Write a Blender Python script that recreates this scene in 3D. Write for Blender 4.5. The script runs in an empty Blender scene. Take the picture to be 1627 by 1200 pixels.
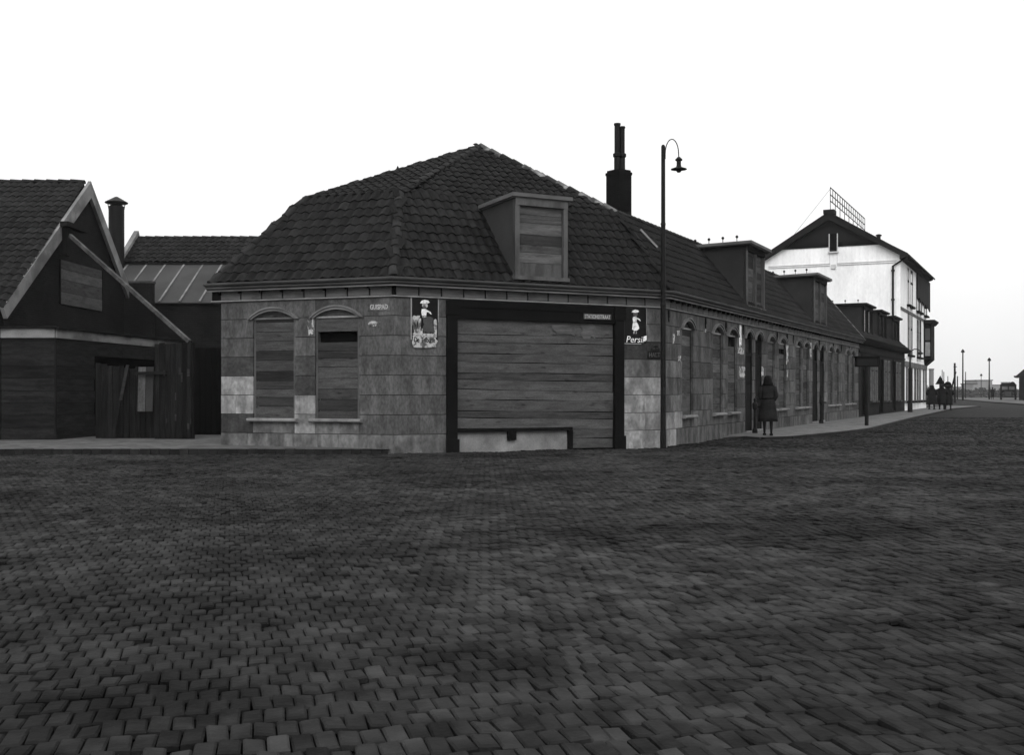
import bpy, bmesh, math, random
from mathutils import Vector, Matrix, noise
R = random.Random(7)
S = bpy.context.scene
COL = S.collection

# ------------------------------------------------------------------ camera, sky, sun, exposure
H, FPX, CX = 626.0, 1800.0, 813.5          # horizon row, focal length in pixels, centre column of the photograph
cam = bpy.data.objects.new('camera', bpy.data.cameras.new('camera'))
COL.objects.link(cam); S.camera = cam
cam.location = (0, 0, 1.25); cam.rotation_euler = (math.radians(90), 0, 0)
cam.data.sensor_width = 36; cam.data.lens = FPX / 1627 * 36
cam.data.shift_y = (H - 600) / 1627
cam.data.clip_start = .1; cam.data.clip_end = 6000

world = bpy.data.worlds.new('World'); S.world = world; world.use_nodes = True
wn = world.node_tree.nodes; wl = world.node_tree.links; wn.clear()
sky = wn.new('ShaderNodeTexSky'); sky.sky_type = 'NISHITA'; sky.sun_disc = False
sky.sun_elevation = math.radians(38); sky.sun_rotation = math.radians(200)
sky.air_density = 1.0; sky.dust_density = 6.0; sky.ozone_density = 1.0
bw = wn.new('ShaderNodeRGBToBW')
cloud = wn.new('ShaderNodeMath'); cloud.operation = 'MULTIPLY_ADD'      # overcast: sky luminance partly evened out by the cloud deck
cloud.inputs[1].default_value = .40; cloud.inputs[2].default_value = 9.0
bg = wn.new('ShaderNodeBackground'); bg.inputs['Strength'].default_value = .102
wo = wn.new('ShaderNodeOutputWorld')
wl.new(sky.outputs[0], bw.inputs[0]); wl.new(bw.outputs[0], cloud.inputs[0])
tc = wn.new('ShaderNodeTexCoord'); sx = wn.new('ShaderNodeSeparateXYZ'); wl.new(tc.outputs['Generated'], sx.inputs[0])
gz_ = wn.new('ShaderNodeMapRange'); gz_.inputs[1].default_value = 0; gz_.inputs[2].default_value = 1; gz_.inputs[3].default_value = .93; gz_.inputs[4].default_value = 1.75
wl.new(sx.outputs[2], gz_.inputs[0])
cn = wn.new('ShaderNodeTexNoise'); cn.inputs['Scale'].default_value = 2.2; cn.inputs['Detail'].default_value = 5; wl.new(tc.outputs['Generated'], cn.inputs['Vector'])
cr = wn.new('ShaderNodeMapRange'); cr.inputs[1].default_value = .3; cr.inputs[2].default_value = .7; cr.inputs[3].default_value = .93; cr.inputs[4].default_value = 1.07; wl.new(cn.outputs['Fac'], cr.inputs[0])
mm1 = wn.new('ShaderNodeMath'); mm1.operation = 'MULTIPLY'; mm2 = wn.new('ShaderNodeMath'); mm2.operation = 'MULTIPLY'
wl.new(cloud.outputs[0], mm1.inputs[0]); wl.new(gz_.outputs[0], mm1.inputs[1]); wl.new(mm1.outputs[0], mm2.inputs[0]); wl.new(cr.outputs[0], mm2.inputs[1])
wl.new(mm2.outputs[0], bg.inputs[0]); wl.new(bg.outputs[0], wo.inputs[0])
sun = bpy.data.objects.new('sun', bpy.data.lights.new('sun', 'SUN')); COL.objects.link(sun)
sun.data.energy = .7; sun.data.angle = math.radians(25); sun.data.color = (1, 1, 1)
sun.rotation_euler = (math.radians(90 - 38), 0, math.radians(20))     # light from behind the camera, a little to the right
S.view_settings.view_transform = 'Standard'; S.view_settings.look = 'None'
S.view_settings.exposure = 0; S.view_settings.gamma = 1; S.view_settings.use_curve_mapping = False

# ------------------------------------------------------------------ materials
MATS = {}
def mat(name, v, rv=0.0, nv=.35, ns=3.0, stretch=(1, 1, 1), rough=.85, bump=.0, bs=30., fine=.15, fs=40., spec=.08,
        blotch=0.0, bsc=.7, metal=0., isl=0., knots=0., streak=0.):
    """grey procedural paint: base value v, rv = object-to-object variation, nv = broad noise, fine = grain, blotch = worn patches"""
    m = bpy.data.materials.new(name); m.use_nodes = True; MATS[name] = m
    n, l = m.node_tree.nodes, m.node_tree.links
    b = n['Principled BSDF']; b.inputs['Roughness'].default_value = rough; b.inputs['Metallic'].default_value = metal
    b.inputs['Specular IOR Level'].default_value = spec
    g = n.new('ShaderNodeNewGeometry'); oi = n.new('ShaderNodeObjectInfo')
    mp = n.new('ShaderNodeVectorMath'); mp.operation = 'MULTIPLY'; mp.inputs[1].default_value = stretch
    l.new(g.outputs['Position'], mp.inputs[0])
    off = n.new('ShaderNodeVectorMath'); off.operation = 'ADD'
    sc = n.new('ShaderNodeVectorMath'); sc.operation = 'SCALE'; sc.inputs['Scale'].default_value = 17.
    l.new(oi.outputs['Random'], sc.inputs[0]); l.new(mp.outputs[0], off.inputs[0])
    if rv: l.new(sc.outputs[0], off.inputs[1])
    def nz(s, d=4):
        t = n.new('ShaderNodeTexNoise'); t.inputs['Scale'].default_value = s; t.inputs['Detail'].default_value = d
        l.new(off.outputs[0], t.inputs['Vector']); return t.outputs['Fac']
    def lin(src, lo, hi, a=.3, z=.7):
        r = n.new('ShaderNodeMapRange'); r.inputs[1].default_value = a; r.inputs[2].default_value = z
        r.inputs[3].default_value = lo; r.inputs[4].default_value = hi; l.new(src, r.inputs[0]); return r.outputs[0]
    def mul(a, c):
        k = n.new('ShaderNodeMath'); k.operation = 'MULTIPLY'; l.new(a, k.inputs[0])
        if isinstance(c, float): k.inputs[1].default_value = c
        else: l.new(c, k.inputs[1])
        return k.outputs[0]
    val = lin(nz(ns), 1 - nv, 1 + nv)
    if fine: val = mul(val, lin(nz(fs, 3), 1 - fine, 1 + fine))
    if rv: val = mul(val, lin(oi.outputs['Random'], 1 - rv, 1 + rv, 0, 1))
    if isl: val = mul(val, lin(g.outputs['Random Per Island'], 1 - isl, 1 + isl, 0, 1))
    if streak:
        sm = n.new('ShaderNodeVectorMath'); sm.operation = 'MULTIPLY'; sm.inputs[1].default_value = (5, 5, .35); l.new(g.outputs['Position'], sm.inputs[0])
        st = n.new('ShaderNodeTexNoise'); st.inputs['Scale'].default_value = 1.0; st.inputs['Detail'].default_value = 6; l.new(sm.outputs[0], st.inputs['Vector'])
        val = mul(val, lin(st.outputs['Fac'], 1 - streak, 1 + streak, .35, .65))
    if knots:
        km = n.new('ShaderNodeVectorMath'); km.operation = 'MULTIPLY'; km.inputs[1].default_value = (2.2, 2.2, 7); l.new(g.outputs['Position'], km.inputs[0])
        vo = n.new('ShaderNodeTexVoronoi'); vo.inputs['Scale'].default_value = 1.0; l.new(km.outputs[0], vo.inputs['Vector'])
        val = mul(val, lin(vo.outputs['Distance'], 1 - knots, 1., .06, .22))
    if blotch: val = mul(val, lin(nz(bsc, 6), 1 - blotch, 1., .42, .52))
    val = mul(val, float(v))
    cmb = n.new('ShaderNodeCombineColor')
    for i in range(3): l.new(val, cmb.inputs[i])
    l.new(cmb.outputs[0], b.inputs['Base Color'])
    if bump:
        bp = n.new('ShaderNodeBump'); bp.inputs['Strength'].default_value = bump; bp.inputs['Distance'].default_value = .02
        l.new(nz(bs, 5), bp.inputs['Height']); l.new(bp.outputs[0], b.inputs['Normal'])
    return m
def brickmat(name, v, d, bw_=.22, bh=.065, mortar=1.6, rot=0, flat=False, nv=.3):
    """brick courses laid out along direction d (or on the ground when flat)"""
    m = mat(name, v, nv=nv, ns=1.2, fine=.12, fs=20, spec=.03); n, l = m.node_tree.nodes, m.node_tree.links
    b = n['Principled BSDF']; old = b.inputs['Base Color'].links[0].from_socket
    g = n.new('ShaderNodeNewGeometry')
    dt = n.new('ShaderNodeVectorMath'); dt.operation = 'DOT_PRODUCT'; dt.inputs[1].default_value = (d[0], d[1], 0)
    l.new(g.outputs['Position'], dt.inputs[0])
    sp = n.new('ShaderNodeSeparateXYZ'); l.new(g.outputs['Position'], sp.inputs[0])
    cb = n.new('ShaderNodeCombineXYZ'); l.new(dt.outputs['Value'], cb.inputs[0])
    if flat:
        d2 = n.new('ShaderNodeVectorMath'); d2.operation = 'DOT_PRODUCT'; d2.inputs[1].default_value = (-d[1], d[0], 0)
        l.new(g.outputs['Position'], d2.inputs[0]); l.new(d2.outputs['Value'], cb.inputs[1])
    else: l.new(sp.outputs[2], cb.inputs[1])
    t = n.new('ShaderNodeTexBrick'); t.inputs['Scale'].default_value = 1
    t.inputs['Brick Width'].default_value = bw_; t.inputs['Row Height'].default_value = bh
    t.inputs['Mortar Size'].default_value = .006; t.inputs['Color1'].default_value = (.75, .75, .75, 1)
    t.inputs['Color2'].default_value = (1.2, 1.2, 1.2, 1); t.inputs['Mortar'].default_value = (mortar, mortar, mortar, 1)
    l.new(cb.outputs[0], t.inputs['Vector'])
    x = n.new('ShaderNodeMix'); x.data_type = 'RGBA'; x.blend_type = 'MULTIPLY'; x.inputs[0].default_value = 1
    l.new(old, x.inputs[6]); l.new(t.outputs['Color'], x.inputs[7]); l.new(x.outputs[2], b.inputs['Base Color'])
    bp = n.new('ShaderNodeBump'); bp.inputs['Strength'].default_value = .5; bp.inputs['Distance'].default_value = .008; bp.invert = True
    l.new(t.outputs['Fac'], bp.inputs['Height']); l.new(bp.outputs[0], b.inputs['Normal'])
    return m

mat('stone', .078, rv=.09, nv=.22, ns=2.6, stretch=(1.6, 1.6, .8), bump=.5, bs=22, fine=.28, fs=14, blotch=.22, bsc=2.5, streak=.16)
mat('stone_row', .080, rv=.10, nv=.28, ns=2.2, stretch=(1.5, 1.5, .6), bump=.5, bs=22, fine=.28, fs=14, blotch=.25, bsc=2.2, streak=.2)
mat('stone_dark', .050, rv=.12, nv=.3, ns=2.5, bump=.45, fine=.28, fs=14, blotch=.3, streak=.15)
mat('stone_pale', .23, rv=.10, nv=.25, ns=2.5, stretch=(1, 1, .7), bump=.5, bs=22, fine=.22, fs=14, blotch=.35, bsc=2.4, streak=.15)
mat('stone_mid', .118, rv=.12, nv=.32, ns=2.5, stretch=(1, 1, .7), bump=.5, bs=22, fine=.25, fs=14, blotch=.35, bsc=2.4, streak=.18)
mat('sill_stone', .17, rv=.1, nv=.3, ns=4, bump=.3)
mat('trim', .13, rv=.06, nv=.22, ns=2, stretch=(1, 1, 3), blotch=.15, bsc=2)
mat('trim_pale', .24, rv=.05, nv=.2, ns=3, blotch=.2, bsc=2)
mat('gutter', .085, nv=.25, ns=1.5, stretch=(1, 1, 6), blotch=.2, rough=.6)
mat('plank', .052, rv=.20, nv=.22, ns=1.3, stretch=(1.6, 1.6, 9), fine=.3, fs=16, bump=.4, bs=14, blotch=.25, bsc=1.6, knots=.55)
mat('plank_shop', .068, rv=.13, nv=.20, ns=1.4, stretch=(1.3, 1.3, 7), fine=.26, fs=16, bump=.45, bs=14, blotch=.2, bsc=1.5, knots=.5)
mat('plank_dark', .027, rv=.35, nv=.35, ns=1.0, stretch=(1.0, 1.0, 12), fine=.25, fs=8, bump=.3, bs=9)
mat('plank_pale', .088, rv=.22, nv=.3, ns=1.2, stretch=(1.0, 1.0, 9), fine=.2, fs=8, bump=.2, bs=9, blotch=.2, bsc=2)
mat('plank_shed', .012, rv=.3, nv=.35, ns=1.2, stretch=(1.2, 1.2, 7), fine=.35, fs=14, bump=.4, bs=12, blotch=.35, bsc=1.5, knots=.4)
mat('fence_wood', .008, rv=.5, nv=.5, ns=1.5, stretch=(8, 8, .8), fine=.3, fs=8, bump=.4, bs=9, blotch=.4, bsc=2)
mat('tile', .0095, rv=.32, nv=.35, ns=1.6, bump=.4, bs=22, fine=.3, fs=15, blotch=.35, bsc=1.2, rough=.8)
mat('tile_old', .0105, nv=.4, ns=1.0, bump=.35, bs=22, fine=.3, fs=15, rough=.85, isl=.3)
mat('tile_odd', .075, rv=.1, nv=.25, ns=4, bump=.35)
mat('ridge', .019, rv=.25, nv=.4, ns=3, bump=.5, bs=20, blotch=.4)
mat('ridge_pale', .16, rv=.5, nv=.6, ns=3, bump=.6, bs=20, blotch=.6, bsc=2.5)
mat('roof_base', .006, nv=.3)
mat('void', .004, nv=.1, rough=1, spec=0)
mat('black_paint', .005, nv=.3, ns=2, rough=.75, spec=.03, stretch=(1, 1, .5))
mat('iron', .007, nv=.3, ns=6, rough=.5)
mat('dark_wood', .009, rv=.3, nv=.3, ns=2, spec=.03)
mat('cheek', .034, nv=.25, ns=1.2, blotch=.15, bump=.2)
mat('cheek_row', .022, nv=.25, ns=1.2, blotch=.15)
mat('dormer_wood', .072, rv=.1, nv=.25, ns=2, stretch=(2, 2, .5), blotch=.2, bsc=2)
mat('window_glass', .02, nv=.1, rough=.08, spec=.5)
mat('curtain', .06, nv=.2, ns=4, stretch=(6, 6, 1))
mat('white_render', .82, nv=.08, ns=.8, stretch=(1, 1, .5), fine=.05, fs=8, blotch=.08, bsc=.5, rough=.9, streak=.045)
mat('white_trim', .50, nv=.15, ns=2)
mat('gable_dark', .011, nv=.3, ns=1)
mat('paper', .36, rv=.1, nv=.35, ns=9, blotch=.7, bsc=9)
mat('white_enamel', .80, nv=.15, ns=8, rough=.5, blotch=.35, bsc=14)
mat('black_enamel', .007, nv=.2, rough=.3)
mat('grey_enamel', .055, nv=.15, rough=.4)
mat('sign_text', .40, nv=.3, ns=30)
mat('zinc', .035, rv=.1, nv=.25, ns=.8, blotch=.15, rough=.6)
mat('zinc_rib', .14, nv=.4, ns=2)
mat('rake', .17, nv=.3, ns=1.5, blotch=.3, bsc=1.6)
mat('timber', .062, nv=.35, ns=3, fine=.3, fs=14, blotch=.4, bsc=2.5, bump=.3)
mat('fascia', .15, nv=.3, ns=1.5, stretch=(1, 1, 2), blotch=.25, bsc=1.5)
mat('pavement', .075, nv=.25, ns=.8, fine=.2, fs=12, bump=.2, bs=30, blotch=.15)
mat('kerb', .014, rv=.25, nv=.3, ns=3, bump=.3)
mat('sett', .0205, rv=.30, nv=.55, ns=.40, fine=.4, fs=5, bump=.6, bs=30, blotch=.35, bsc=1.6, rough=.8, spec=.035, isl=.34)
mat('sand', .011, nv=.3, ns=3)
mat('earth', .05, nv=.4, ns=.05, fine=.3, fs=.6)
mat('coat', .012, nv=.35, ns=4, fine=.3, fs=30)
mat('coat_b', .007, nv=.3, ns=5)
mat('hair', .004, nv=.3, ns=20)
mat('skin', .22, nv=.1, ns=5)
mat('stocking', .006, nv=.1)
mat('foliage', .045, nv=.5, ns=.3)
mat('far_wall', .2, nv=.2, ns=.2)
mat('concrete', .19, nv=.25, ns=3, bump=.3, blotch=.25)
brickmat('brick_dark', .0085, (0, 1)); brickmat('brick_row', .012, (.4338, .901)); brickmat('brick_x', .0095, (1, 0))
brickmat('brick_chimney', .006, (1, 0), mortar=1.2)

# ------------------------------------------------------------------ helpers
def tag(o, label=None, cat=None, group=None, kind=None):
    for k, v in (('label', label), ('category', cat), ('group', group), ('kind', kind)):
        if v: o[k] = v
    return o
def thing(name, loc, label, cat, group=None):
    o = bpy.data.objects.new(name, None); COL.objects.link(o); o.location = loc; o.empty_display_size = .3
    return tag(o, label, cat, group)
def wloc(o):
    p = Vector((0, 0, 0))
    return o['_w'] if '_w' in o else p
class MB:
    def __init__(s): s.v = []; s.f = []
    def poly(s, pts):
        b = len(s.v); s.v += [tuple(p) for p in pts]; s.f.append(tuple(range(b, b + len(pts)))); return s
    def loft(s, rings, closed=True, caps=True):
        b = len(s.v); n = len(rings[0])
        for r in rings: s.v += [tuple(p) for p in r]
        for i in range(len(rings) - 1):
            for j in range(n if closed else n - 1):
                k = (j + 1) % n
                s.f.append((b + i * n + j, b + i * n + k, b + (i + 1) * n + k, b + (i + 1) * n + j))
        if caps:
            s.f.append(tuple(b + j for j in reversed(range(n)))); s.f.append(tuple(b + (len(rings) - 1) * n + j for j in range(n)))
        return s
    def prism(s, F, uz, o0, o1):           # polygon in a facade's (u,z) plane, thickened from o0 to o1
        return s.loft([[F.P(u, o0, z) for u, z in uz], [F.P(u, o1, z) for u, z in uz]])
    def box(s, F, u0, u1, o0, o1, z0, z1): return s.prism(F, [(u0, z0), (u1, z0), (u1, z1), (u0, z1)], o0, o1)
    def wbox(s, x0, x1, y0, y1, z0, z1):
        return s.loft([[(x0, y0, z), (x1, y0, z), (x1, y1, z), (x0, y1, z)] for z in (z0, z1)])
    def tube(s, pts, r, n=8):
        pts = [Vector(p) for p in pts]; rr = r if isinstance(r, (list, tuple)) else [r] * len(pts); rings = []
        for i, p in enumerate(pts):
            t = (pts[min(i + 1, len(pts) - 1)] - pts[max(i - 1, 0)]).normalized()
            a = t.cross(Vector((.123, .987, .05))); a.normalize(); c = t.cross(a)
            rings.append([p + rr[i] * (a * math.cos(2 * math.pi * k / n) + c * math.sin(2 * math.pi * k / n)) for k in range(n)])
        return s.loft(rings)
    def bar(s, p0, p1, w, h, up=(0, 0, 1)):     # rectangular beam
        p0, p1 = Vector(p0), Vector(p1); t = (p1 - p0).normalized(); a = t.cross(Vector(up)); a.normalize(); c = a.cross(t)
        return s.loft([[p + a * x * w / 2 + c * y * h / 2 for x, y in ((-1, -1), (1, -1), (1, 1), (-1, 1))] for p in (p0, p1)])
    def lathe(s, c, prof, n=16):
        c = Vector(c); return s.loft([[c + Vector((r * math.cos(2 * math.pi * k / n), r * math.sin(2 * math.pi * k / n), z)) for k in range(n)] for r, z in prof])
    def build(s, name, m, parent=None, smooth=False, flip=True):
        me = bpy.data.meshes.new(name); me.from_pydata(s.v, [], s.f)
        if flip:
            bm = bmesh.new(); bm.from_mesh(me); bmesh.ops.recalc_face_normals(bm, faces=bm.faces); bm.to_mesh(me); bm.free()
        me.materials.append(MATS[m])
        if smooth: me.shade_smooth()
        o = bpy.data.objects.new(name, me); COL.objects.link(o)
        if parent: attach(o, parent)
        return o
ROOTLOC = {}
def root_of(p):
    loc = Vector((0, 0, 0))
    q = p
    while q.parent: q = q.parent
    return q
def attach(o, parent):
    o.parent = parent
    # everything is modelled in place: only the top-level empty carries an offset
    if parent.parent is None: o.matrix_parent_inverse = Matrix.Translation(-parent.location)
class Face:
    """a facade: origin, direction along it, outward direction, rise of its courses per metre"""
    def __init__(s, o, d, rise=0, side=1):
        s.o = Vector((o[0], o[1])); s.d = Vector(d).normalized(); s.n = Vector((s.d.y, -s.d.x)) * side; s.r = rise
    def P(s, u, o, z):
        q = s.o + s.d * u + s.n * o; return Vector((q.x, q.y, z + s.r * u))
    def u(s, px, o=0):
        k = (px - CX) / FPX; q = s.o + s.n * o
        return (q.x - k * q.y) / (k * s.d.y - s.d.x)
    def z(s, px, py, o=0):
        u = s.u(px, o); q = s.o + s.d * u + s.n * o
        return 1.25 + (H - py) * q.y / FPX - s.r * u
def corner(A, oa, B, ob):
    """plan point at offset oa from facade A and ob from facade B"""
    a, b = A.n, B.n; ca = a.dot(A.o) + oa; cb = b.dot(B.o) + ob; det = a.x * b.y - a.y * b.x
    return Vector(((ca * b.y - a.y * cb) / det, (a.x * cb - ca * b.x) / det))
def at(px, py, Y): return Vector(((px - CX) * Y / FPX, Y, 1.25 + (H - py) * Y / FPX))
def zr(Y):                                  # road level
    if Y < 28: return -.05 - .04 * max(0, (Y - 20) / 8)
    return min(-.09 + .003 * (Y - 28), .45)
P1, P2, PL = (-2.608, 25.04), (3.783, 28.43), (-6.830, 26.58)
FL = Face(P1, (-.94, .343), side=-1)
FM = Face(P1, (.8835, .4686))
FR = Face(P2, (.4338, .9010), rise=.0045)
FS = Face(PL, (.343, .94), side=-1)
LL, LM, LR = 4.49, 7.234, 31.08

# ------------------------------------------------------------------ ground, road, pavements
g = MB()
for i, (ya, yb) in enumerate(((-30, 20), (20, 28), (28, 60), (60, 110), (110, 208), (208, 2400))):
    W_ = 2400
    g.poly([(-W_, ya, zr(ya) - .06), (W_, ya, zr(ya) - .06), (W_, yb, zr(yb) - .06), (-W_, yb, zr(yb) - .06)])
tag(g.build('ground', 'earth'), kind='structure')

ANG = math.radians(14); sd = Vector((math.cos(ANG), math.sin(ANG))); sv = Vector((-sd.y, sd.x))
brickmat('sett_far', .017, (sd.x, sd.y), .088, .195, mortar=.5, flat=True, nv=.4)
g = MB(); rows = [-20, 0, 10, 20, 24, 28, 34, 45, 57.5, 60, 60, 80, 110, 150, 208, 320]
for ya, yb in zip(rows[:-1], rows[1:]):
    x0a, x0b = (-40 if ya < 110 else .38 * ya), (-40 if ya < 110 else .38 * yb)
    x1a, x1b = max(30, .75 * ya), max(30, .75 * yb)
    dz = -.034 if yb <= 58 else 0
    dza = -.034 if ya <= 58 else 0
    g.poly([(x0a, ya, zr(ya) + dza), (x1a, ya, zr(ya) + dza), (x1b, yb, zr(yb) + dz), (x0b, yb, zr(yb) + dz)])
road = tag(g.build('road', 'sett_far'), kind='structure')

kerb_pts = [(6.9, 33.5), (7.3, 33.15), (8.2, 33.5), (9.4, 35.0), (11.0, 37.4), (12.7, 40.3), (15.2, 45.9), (19.5, 55.5), (24.6, 66.5), (33.1, 85), (40, 97)]
SW, SL = .088, .195
def in_road(x, y):
    if y < 3.2 or y > 60 or abs(x) > .50 * y + .8: return False
    if y > 32.5:                                   # beyond the corner only the carriageway right of the kerb
        for (xa, ya), (xb, yb) in zip(kerb_pts[1:-1], kerb_pts[2:]):
            if ya <= y <= yb: return x > xa + (xb - xa) * (y - ya) / (yb - ya) - .05
        if y < 33.15: return x > 2 and (x > 7.2 or (Vector((x, y)) - FR.o).dot(FR.n) > .03)
        return x > 7.2
    if y > 24.7 and x < -2.6: return False
    if (Vector((x, y)) - FM.o).dot(FM.n) < .03 and -3 < x < 4.0: return False
    if x > 3.6 and (Vector((x, y)) - FR.o).dot(FR.n) < .03: return False
    return True
def sett_verts(c, a, dx, dy, dz):
    u = Vector((math.cos(a), math.sin(a), 0)); v = Vector((-u.y, u.x, 0)); h = .014
    w, l = SW / 2 - .0035, SL / 2 - .005; out = []
    for k, z in ((1, -.03), (1, -.008), (.80, 0)):
        wi, li = (w, l) if k == 1 else (w - .009, l - .011)
        for sx, sy in ((-1, -1), (1, -1), (1, 1), (-1, 1)):
            out.append(c + u * sx * wi + v * sy * li + Vector((0, 0, z + dx * sx + dy * sy + dz)))
    return out
SF = [(8, 9, 10, 11)] + [(i, (i + 1) % 4, 4 + (i + 1) % 4, 4 + i) for i in range(4)] + [(4 + i, 4 + (i + 1) % 4, 8 + (i + 1) % 4, 8 + i) for i in range(4)]
setts = []
for j in range(-70, 320):
    for i in range(-300, 620):
        q = sd * ((i + .5 * (j % 2)) * SW) + sv * (j * SL)
        wob = .05 * math.sin(q.x * .9 + j * .05) + .07 * noise.noise(Vector((q.x * .35, q.y * .35, 4)))
        q = q + sv * wob
        if in_road(q.x, q.y): setts.append(q)
setts.sort(key=lambda q: q.length)
big = MB()
for k, q in enumerate(setts):
    zz = zr(q.y) + .022 * noise.noise(Vector((q.x * .45, q.y * .45, 0))) + .010 * noise.noise(Vector((q.x * 1.7, q.y * 1.7, 5))) + R.uniform(-.006, .006) - (.014 if R.random() < .03 else 0)
    a = ANG + R.uniform(-.05, .05); jx, jy = R.uniform(-.004, .004), R.uniform(-.006, .006)
    if k < 300:
        vs = sett_verts(Vector((0, 0, 0)), a, jx, jy, 0); m = MB(); m.v = [tuple(v) for v in vs]; m.f = list(SF)
        o = m.build('sett', 'sett', road, flip=False); o.matrix_parent_inverse = Matrix(); o.location = (q.x, q.y, zz)
    else:
        b = len(big.v)
        if q.y < 26:
            big.v += [tuple(v) for v in sett_verts(Vector((q.x, q.y, zz)), a, jx, jy, 0)]; big.f += [tuple(b + t for t in f) for f in SF]
        else:                                      # far setts: a top and four plain sides
            big.v += [tuple(v) for v in sett_verts(Vector((q.x, q.y, zz)), a, jx, jy, 0)[:4]] + [tuple(v) for v in sett_verts(Vector((q.x, q.y, zz)), a, jx, jy, 0)[8:]]
            big.f += [(b + 4, b + 5, b + 6, b + 7)] + [(b + t, b + (t + 1) % 4, b + 4 + (t + 1) % 4, b + 4 + t) for t in range(4)]
tag(big.build('setts', 'sett', road, flip=False), kind='stuff')

# left pavement: brick kerb along the road, surface rising to the fronts
def strip(name, pairs, m, parent=None):
    s = MB()
    for (a, b), (c, d) in zip(pairs[:-1], pairs[1:]): s.poly([a, c, d, b])
    return tag(s.build(name, m, parent), kind='structure' if parent is None else None)
KY = 24.83
brickmat('paving_brick', .082, (1, .02), .2, .2, mortar=.7, flat=True, nv=.25)
pl = strip('pavement', [((-26, KY + .1, .035), (-26, 40, .16)), ((-12, KY + .1, .035), (-12, 40, .16)), ((-6.6, KY + .1, .035), (-6.0, 40, .16)), ((-2.72, KY + .1, .03), (-2.62, 26.6, .05))], 'paving_brick')
x = -26.
while x < -2.8:
    w = min(R.uniform(.19, .23), -2.72 - x)
    z = .037 + R.uniform(-.006, .006) - (.05 * max(0, (x + 4.4) / 1.7))
    if x > -14: MB().wbox(x + .006, x + w - .006, KY + R.uniform(-.008, .008), KY + .11, -.2, z).build('kerb_brick', 'kerb', pl)
    x += w
    if x < -14: x += 0
# right pavement along the row
pr = []
for x, y in kerb_pts:
    u = (Vector((x, y)) - FR.o).dot(FR.d); w = FR.P(u, -.1, 0)
    h = .085 if y > 34.5 else (.07 if y > 33.3 else .05)
    pr.append(((x, y, zr(y) + h), (w.x, w.y, zr(w.y) + h + .01)))
u = (Vector((6.9, 33.5)) - FR.o).dot(FR.d); pr.insert(0, (tuple(FR.P(u - .3, .02, zr(33))), tuple(FR.P(u - .35, -.1, zr(33)))))
brickmat('paving_row', .115, FR.d, .3, .3, mortar=.75, flat=True, nv=.2)
prow = strip('pavement', pr, 'paving_row')
pts = [Vector((a[0][0], a[0][1], a[0][2])) for a in pr]
for a, b in zip(pts[:-1], pts[1:]):
    n_ = max(1, round((b - a).length / .9)); t = (b - a).normalized(); nn = Vector((t.y, -t.x, 0)).normalized()
    for i in range(n_):
        p = a.lerp(b, i / n_) + t * .008; q = a.lerp(b, (i + 1) / n_) - t * .008; zt = Vector((0, 0, .004)); dn = Vector((0, 0, -.3))
        MB().loft([[e - nn * .02 + dn, e + nn * .13 + dn, e + nn * .12 + zt, e - nn * .02 + zt] for e in (p, q)]).build('kerb_stone', 'kerb', prow)
# far verge on the other side of the street
vg = [(44, 92), (48.8, 108), (57, 137), (66, 166), (74, 200)]
strip('verge', [((x, y, zr(y) + .12), (x + 60, y + 8, zr(y) + .2)) for x, y in vg], 'pavement')
m = MB()
for (a, b), (c, d) in zip(vg[:-1], vg[1:]):
    m.loft([[(p - .12, q, zr(q) - .1), (p - .12, q, zr(q) + .14), (p + .05, q, zr(q) + .14), (p + .05, q, zr(q) - .1)] for p, q in ((a, b), (c, d))])
tag(m.build('kerb', 'kerb'), kind='structure')

# ------------------------------------------------------------------ masonry, openings
ZC = [-.35, .342, .783, 1.224, 1.665, 2.106, 2.547, 2.988, 3.398]
def block(F, parent, u0, u1, z0, z1, m, uz=None):
    g_ = .0065; d = R.uniform(-.005, .004)
    gv = .003; uz = uz or [(u0 + gv, z0 + g_), (u1 - gv, z0 + g_), (u1 - gv, z1 - g_), (u0 + gv, z1 - g_)]
    b = MB().prism(F, uz, -.26, d)
    return b.build('stone_block', m, parent)
def ashlar(F, parent, u0, u1, holes, tone, seed, wm=.55):
    rr = random.Random(seed)
    for k, (za, zb) in enumerate(zip(ZC[:-1], ZC[1:])):
        cuts = []
        for (a, b, h0, h1) in holes:
            if h0 < zb - .01 and h1 > za + .01:
                cuts.append((a, b))
                if h0 > za + .05: block(F, parent, a, b, za, h0, tone((a + b) / 2, (za + h0) / 2, k))
        segs = []; c = u0
        for a, b in sorted(cuts):
            if a > c + .02: segs.append((c, a))
            c = max(c, b)
        if c < u1 - .02: segs.append((c, u1))
        wmk = wm if k in (0, 1, 2) else (wm * 1.5 if k < 4 else wm * 2.6)
        for a, b in segs:
            n = max(1, round((b - a) / wmk + rr.uniform(-.2, .3))); cs = [a + (b - a) * (i + (rr.uniform(-.18, .18) if 0 < i < n else 0)) / n for i in range(n + 1)]
            for i in range(n): block(F, parent, cs[i], cs[i + 1], za, zb, tone((cs[i] + cs[i + 1]) / 2, (za + zb) / 2, k))
def arc(u0, u1, zs, rise, n=10):
    w = (u1 - u0) / 2; uc = (u0 + u1) / 2
    if rise >= w * .98: return [(uc - w * math.cos(math.pi * i / n), zs + rise * math.sin(math.pi * i / n)) for i in range(n + 1)]
    rad = (w * w + rise * rise) / (2 * rise); th = math.asin(w / rad)
    return [(uc + rad * math.sin(-th + 2 * th * i / n), zs - (rad - rise) + rad * math.cos(-th + 2 * th * i / n)) for i in range(n + 1)]
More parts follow.
